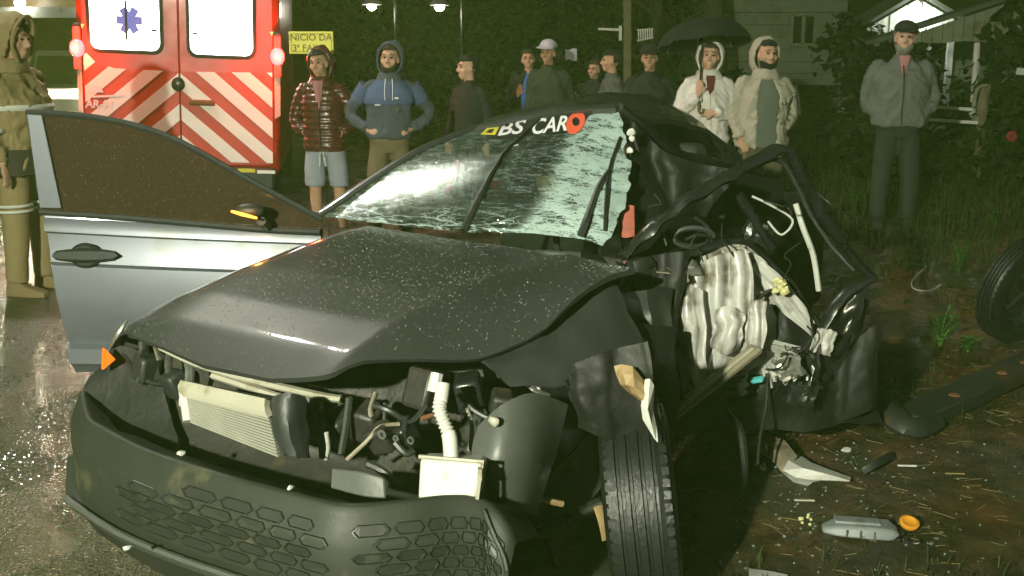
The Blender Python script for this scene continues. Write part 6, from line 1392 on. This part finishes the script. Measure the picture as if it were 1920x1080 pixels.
for k in range(7):
    f = k / 6; ring_ = []
    for a in range(33):
        an = a * 2 * math.pi / 32; sc_ = 1 - .05 * f * abs(math.sin(an * 4)) ; rr = .42 * math.sin(f * R(82)) / math.sin(R(82)) * sc_
        ring_.append(tilt @ V((rr * math.cos(an), rr * math.sin(an), -.26 * (1 - math.cos(f * R(82))) - .02 * f * abs(math.sin(an * 4)))))
    rows.append(ring_)
MB().sheet(rows).build('canopy', M['umbrella_black'], um, fix=False)
for k in range(8):
    a = k * math.pi / 4; MB().tube([tilt @ V((.42 * math.sin(f * R(82)) * math.cos(a), .42 * math.sin(f * R(82)) * math.sin(a), -.26 * (1 - math.cos(f * R(82))) - .012)) for f in (.05, .3, .6, .85, 1)], .004, 5).build('rib', M['galv'], um)
# bearded, beige jacket
r_, S, SC, hm = person('bearded person in an open beige hooded jacket with a dark print, and olive shorts', 1432, 9.1, 60, 1.72, R(5), 'skin2', 'hair_black', head=(R(4), R(2)), arms=(((-.26, .0, 1.12), (-.22, -.09, .92), (.3, -.4, -.7)), POCKET), jacket=('beige', 'open'), legs=('olive_short', 'short'), hood='beige', beard='hair_black', inner='shirt_green', fold=.016, hem=.84, girth=1.14, spread=.12, sway=.02, slouch=-.02, hoodback=.03)
for k in range(10):
    a = k * .63; c = V((.135 + .045 * math.cos(a), -.166 + .02 * abs(math.cos(a)) + .012 * (math.cos(a) > 0), 1.14 + .075 * math.sin(a)))
    acc(MB().tube([c, c + V((.018 * math.cos(a), .006, .03 * math.sin(a)))], .005, 5), 'print_stroke', 'logo_ink', r_, SC)
for k in range(3): acc(MB().tube(catmull([(.255 + .012 * k, -.03 - .01 * k, 1.38), (.300 + .008 * k, -.035, 1.22), (.312 + .008 * k, -.045, 1.12)], 4), .004, 5), 'sleeve_stripe', 'logo_ink', r_, SC)
# old man on the right
r_, S, SC, hm = person('person in a dark cap and zipped grey jacket, hands in pockets, alone on the right', 1702, 8.9, 28, 1.74, R(-12), 'skin', 'hair_grey', cap='shoe_dark', head=(R(-4), R(3)), beard='hair_grey', arms=(POCKET, POCKET), jacket=('jacket_grey', 'closed'), legs=('trouser_dark', 'long'), fold=.014, hem=.90, girth=1.22, spread=.115, sway=-.012, slouch=-.03, roll=R(3))
acc(MB().loft([[V((sx, y, z)) for sx, y in ((-w_, -.118), (0, -.130), (w_, -.118), (w_, -.10), (-w_, -.10))] for w_, z in ((.008, 1.34), (.035, 1.44), (.045, 1.50))]), 'shirt_front', 'pink', r_, SC)
acc(MB().tube(catmull([(0, -.172, .90), (0, -.172, 1.05), (0, -.174, 1.25), (-.01, -.140, 1.42)], 5), .006, 6), 'zip', 'shoe_dark', r_, SC)
# firefighter at the left edge
def FARM(s): return ((s * .265, .02, 1.12), (s * .27, -.07, .87), (0, -.2, -1))
r_, S, SC, hm = person('firefighter in khaki turnout gear, hood up, seen from the side at the left edge', 12, 7.1, 14, 1.80, R(78), 'skin', 'hair_brown', hoodback=-.035, head=(R(4), R(10)), arms=(FARM, FARM), jacket=('turnout', 'closed'), legs=('turnout', 'long'), shoes='boot', hood='turnout', fold=.018, hem=.80, girth=1.32, spread=.13, group=None, cat='firefighter')
for s in (-1, 1):
    for z, rr in ((.60, .112), (.565, .112)):
        acc(MB().tube([(s * .13 + rr * math.cos(a), -.004 + rr * math.sin(a), z) for a in (k * R(20) for k in range(18))], .010, 6, closed=True), 'leg_band', 'reflect', r_, SC)
    c0 = V(FARM(s)[0]).lerp(V(FARM(s)[1]), .25); ax = (V(FARM(s)[1]) - V(FARM(s)[0])).normalized(); u = ax.orthogonal().normalized(); v_ = ax.cross(u)
    acc(MB().tube([c0 + ax * .0 + (u * math.cos(a) + v_ * math.sin(a)) * .072 for a in (k * R(20) for k in range(18))], .017, 6, closed=True), 'sleeve_band', 'reflect', r_, SC)
acc(MB().tube([(.262 * math.cos(a), .186 * math.sin(a), 1.22) for a in (k * R(15) for k in range(24))], .020, 6, closed=True), 'chest_band', 'reflect', r_, SC)
acc(MB().loft([ell(z, 0, -.005, .264, .192, 24) for z in (.80, .82, .94, .96)]), 'waist_panel', 'turnout_dark', r_, SC)
# ================================================================== added shadow-lifting green mist
hz = MB().box((0, 90, 11), (330, 300, 24)); ho = hz.build('added_haze', bpy.data.materials.new('veil'), smooth=False)
struct(ho, 'stuff', 'added thin green shadow-lifting mist')
nt = ho.data.materials[0]; nt.use_nodes = True; nt = nt.node_tree; nt.nodes.remove(nt.nodes['Principled BSDF'])
pv = nt.nodes.new('ShaderNodeVolumePrincipled'); pv.inputs['Color'].default_value = (.60, 1, .24, 1); pv.inputs['Density'].default_value = .0066; pv.inputs['Anisotropy'].default_value = .1
nt.links.new(pv.outputs[0], nt.nodes['Material Output'].inputs['Volume'])

# anchor things modelled in place at their own base
bpy.context.view_layer.update()
for r_ in [o for o in COL.objects if o.type == 'EMPTY' and o.parent is None and o.location.length < 1e-6]:
    kids = [c for c in r_.children if c.type == 'MESH']
    P = [c.matrix_world @ V(q) for c in kids for q in c.bound_box]
    if not P: continue
    b = V(((min(p.x for p in P) + max(p.x for p in P)) / 2, (min(p.y for p in P) + max(p.y for p in P)) / 2, min(p.z for p in P)))
    r_.location = b
    for c in r_.children: c.location = c.location - b
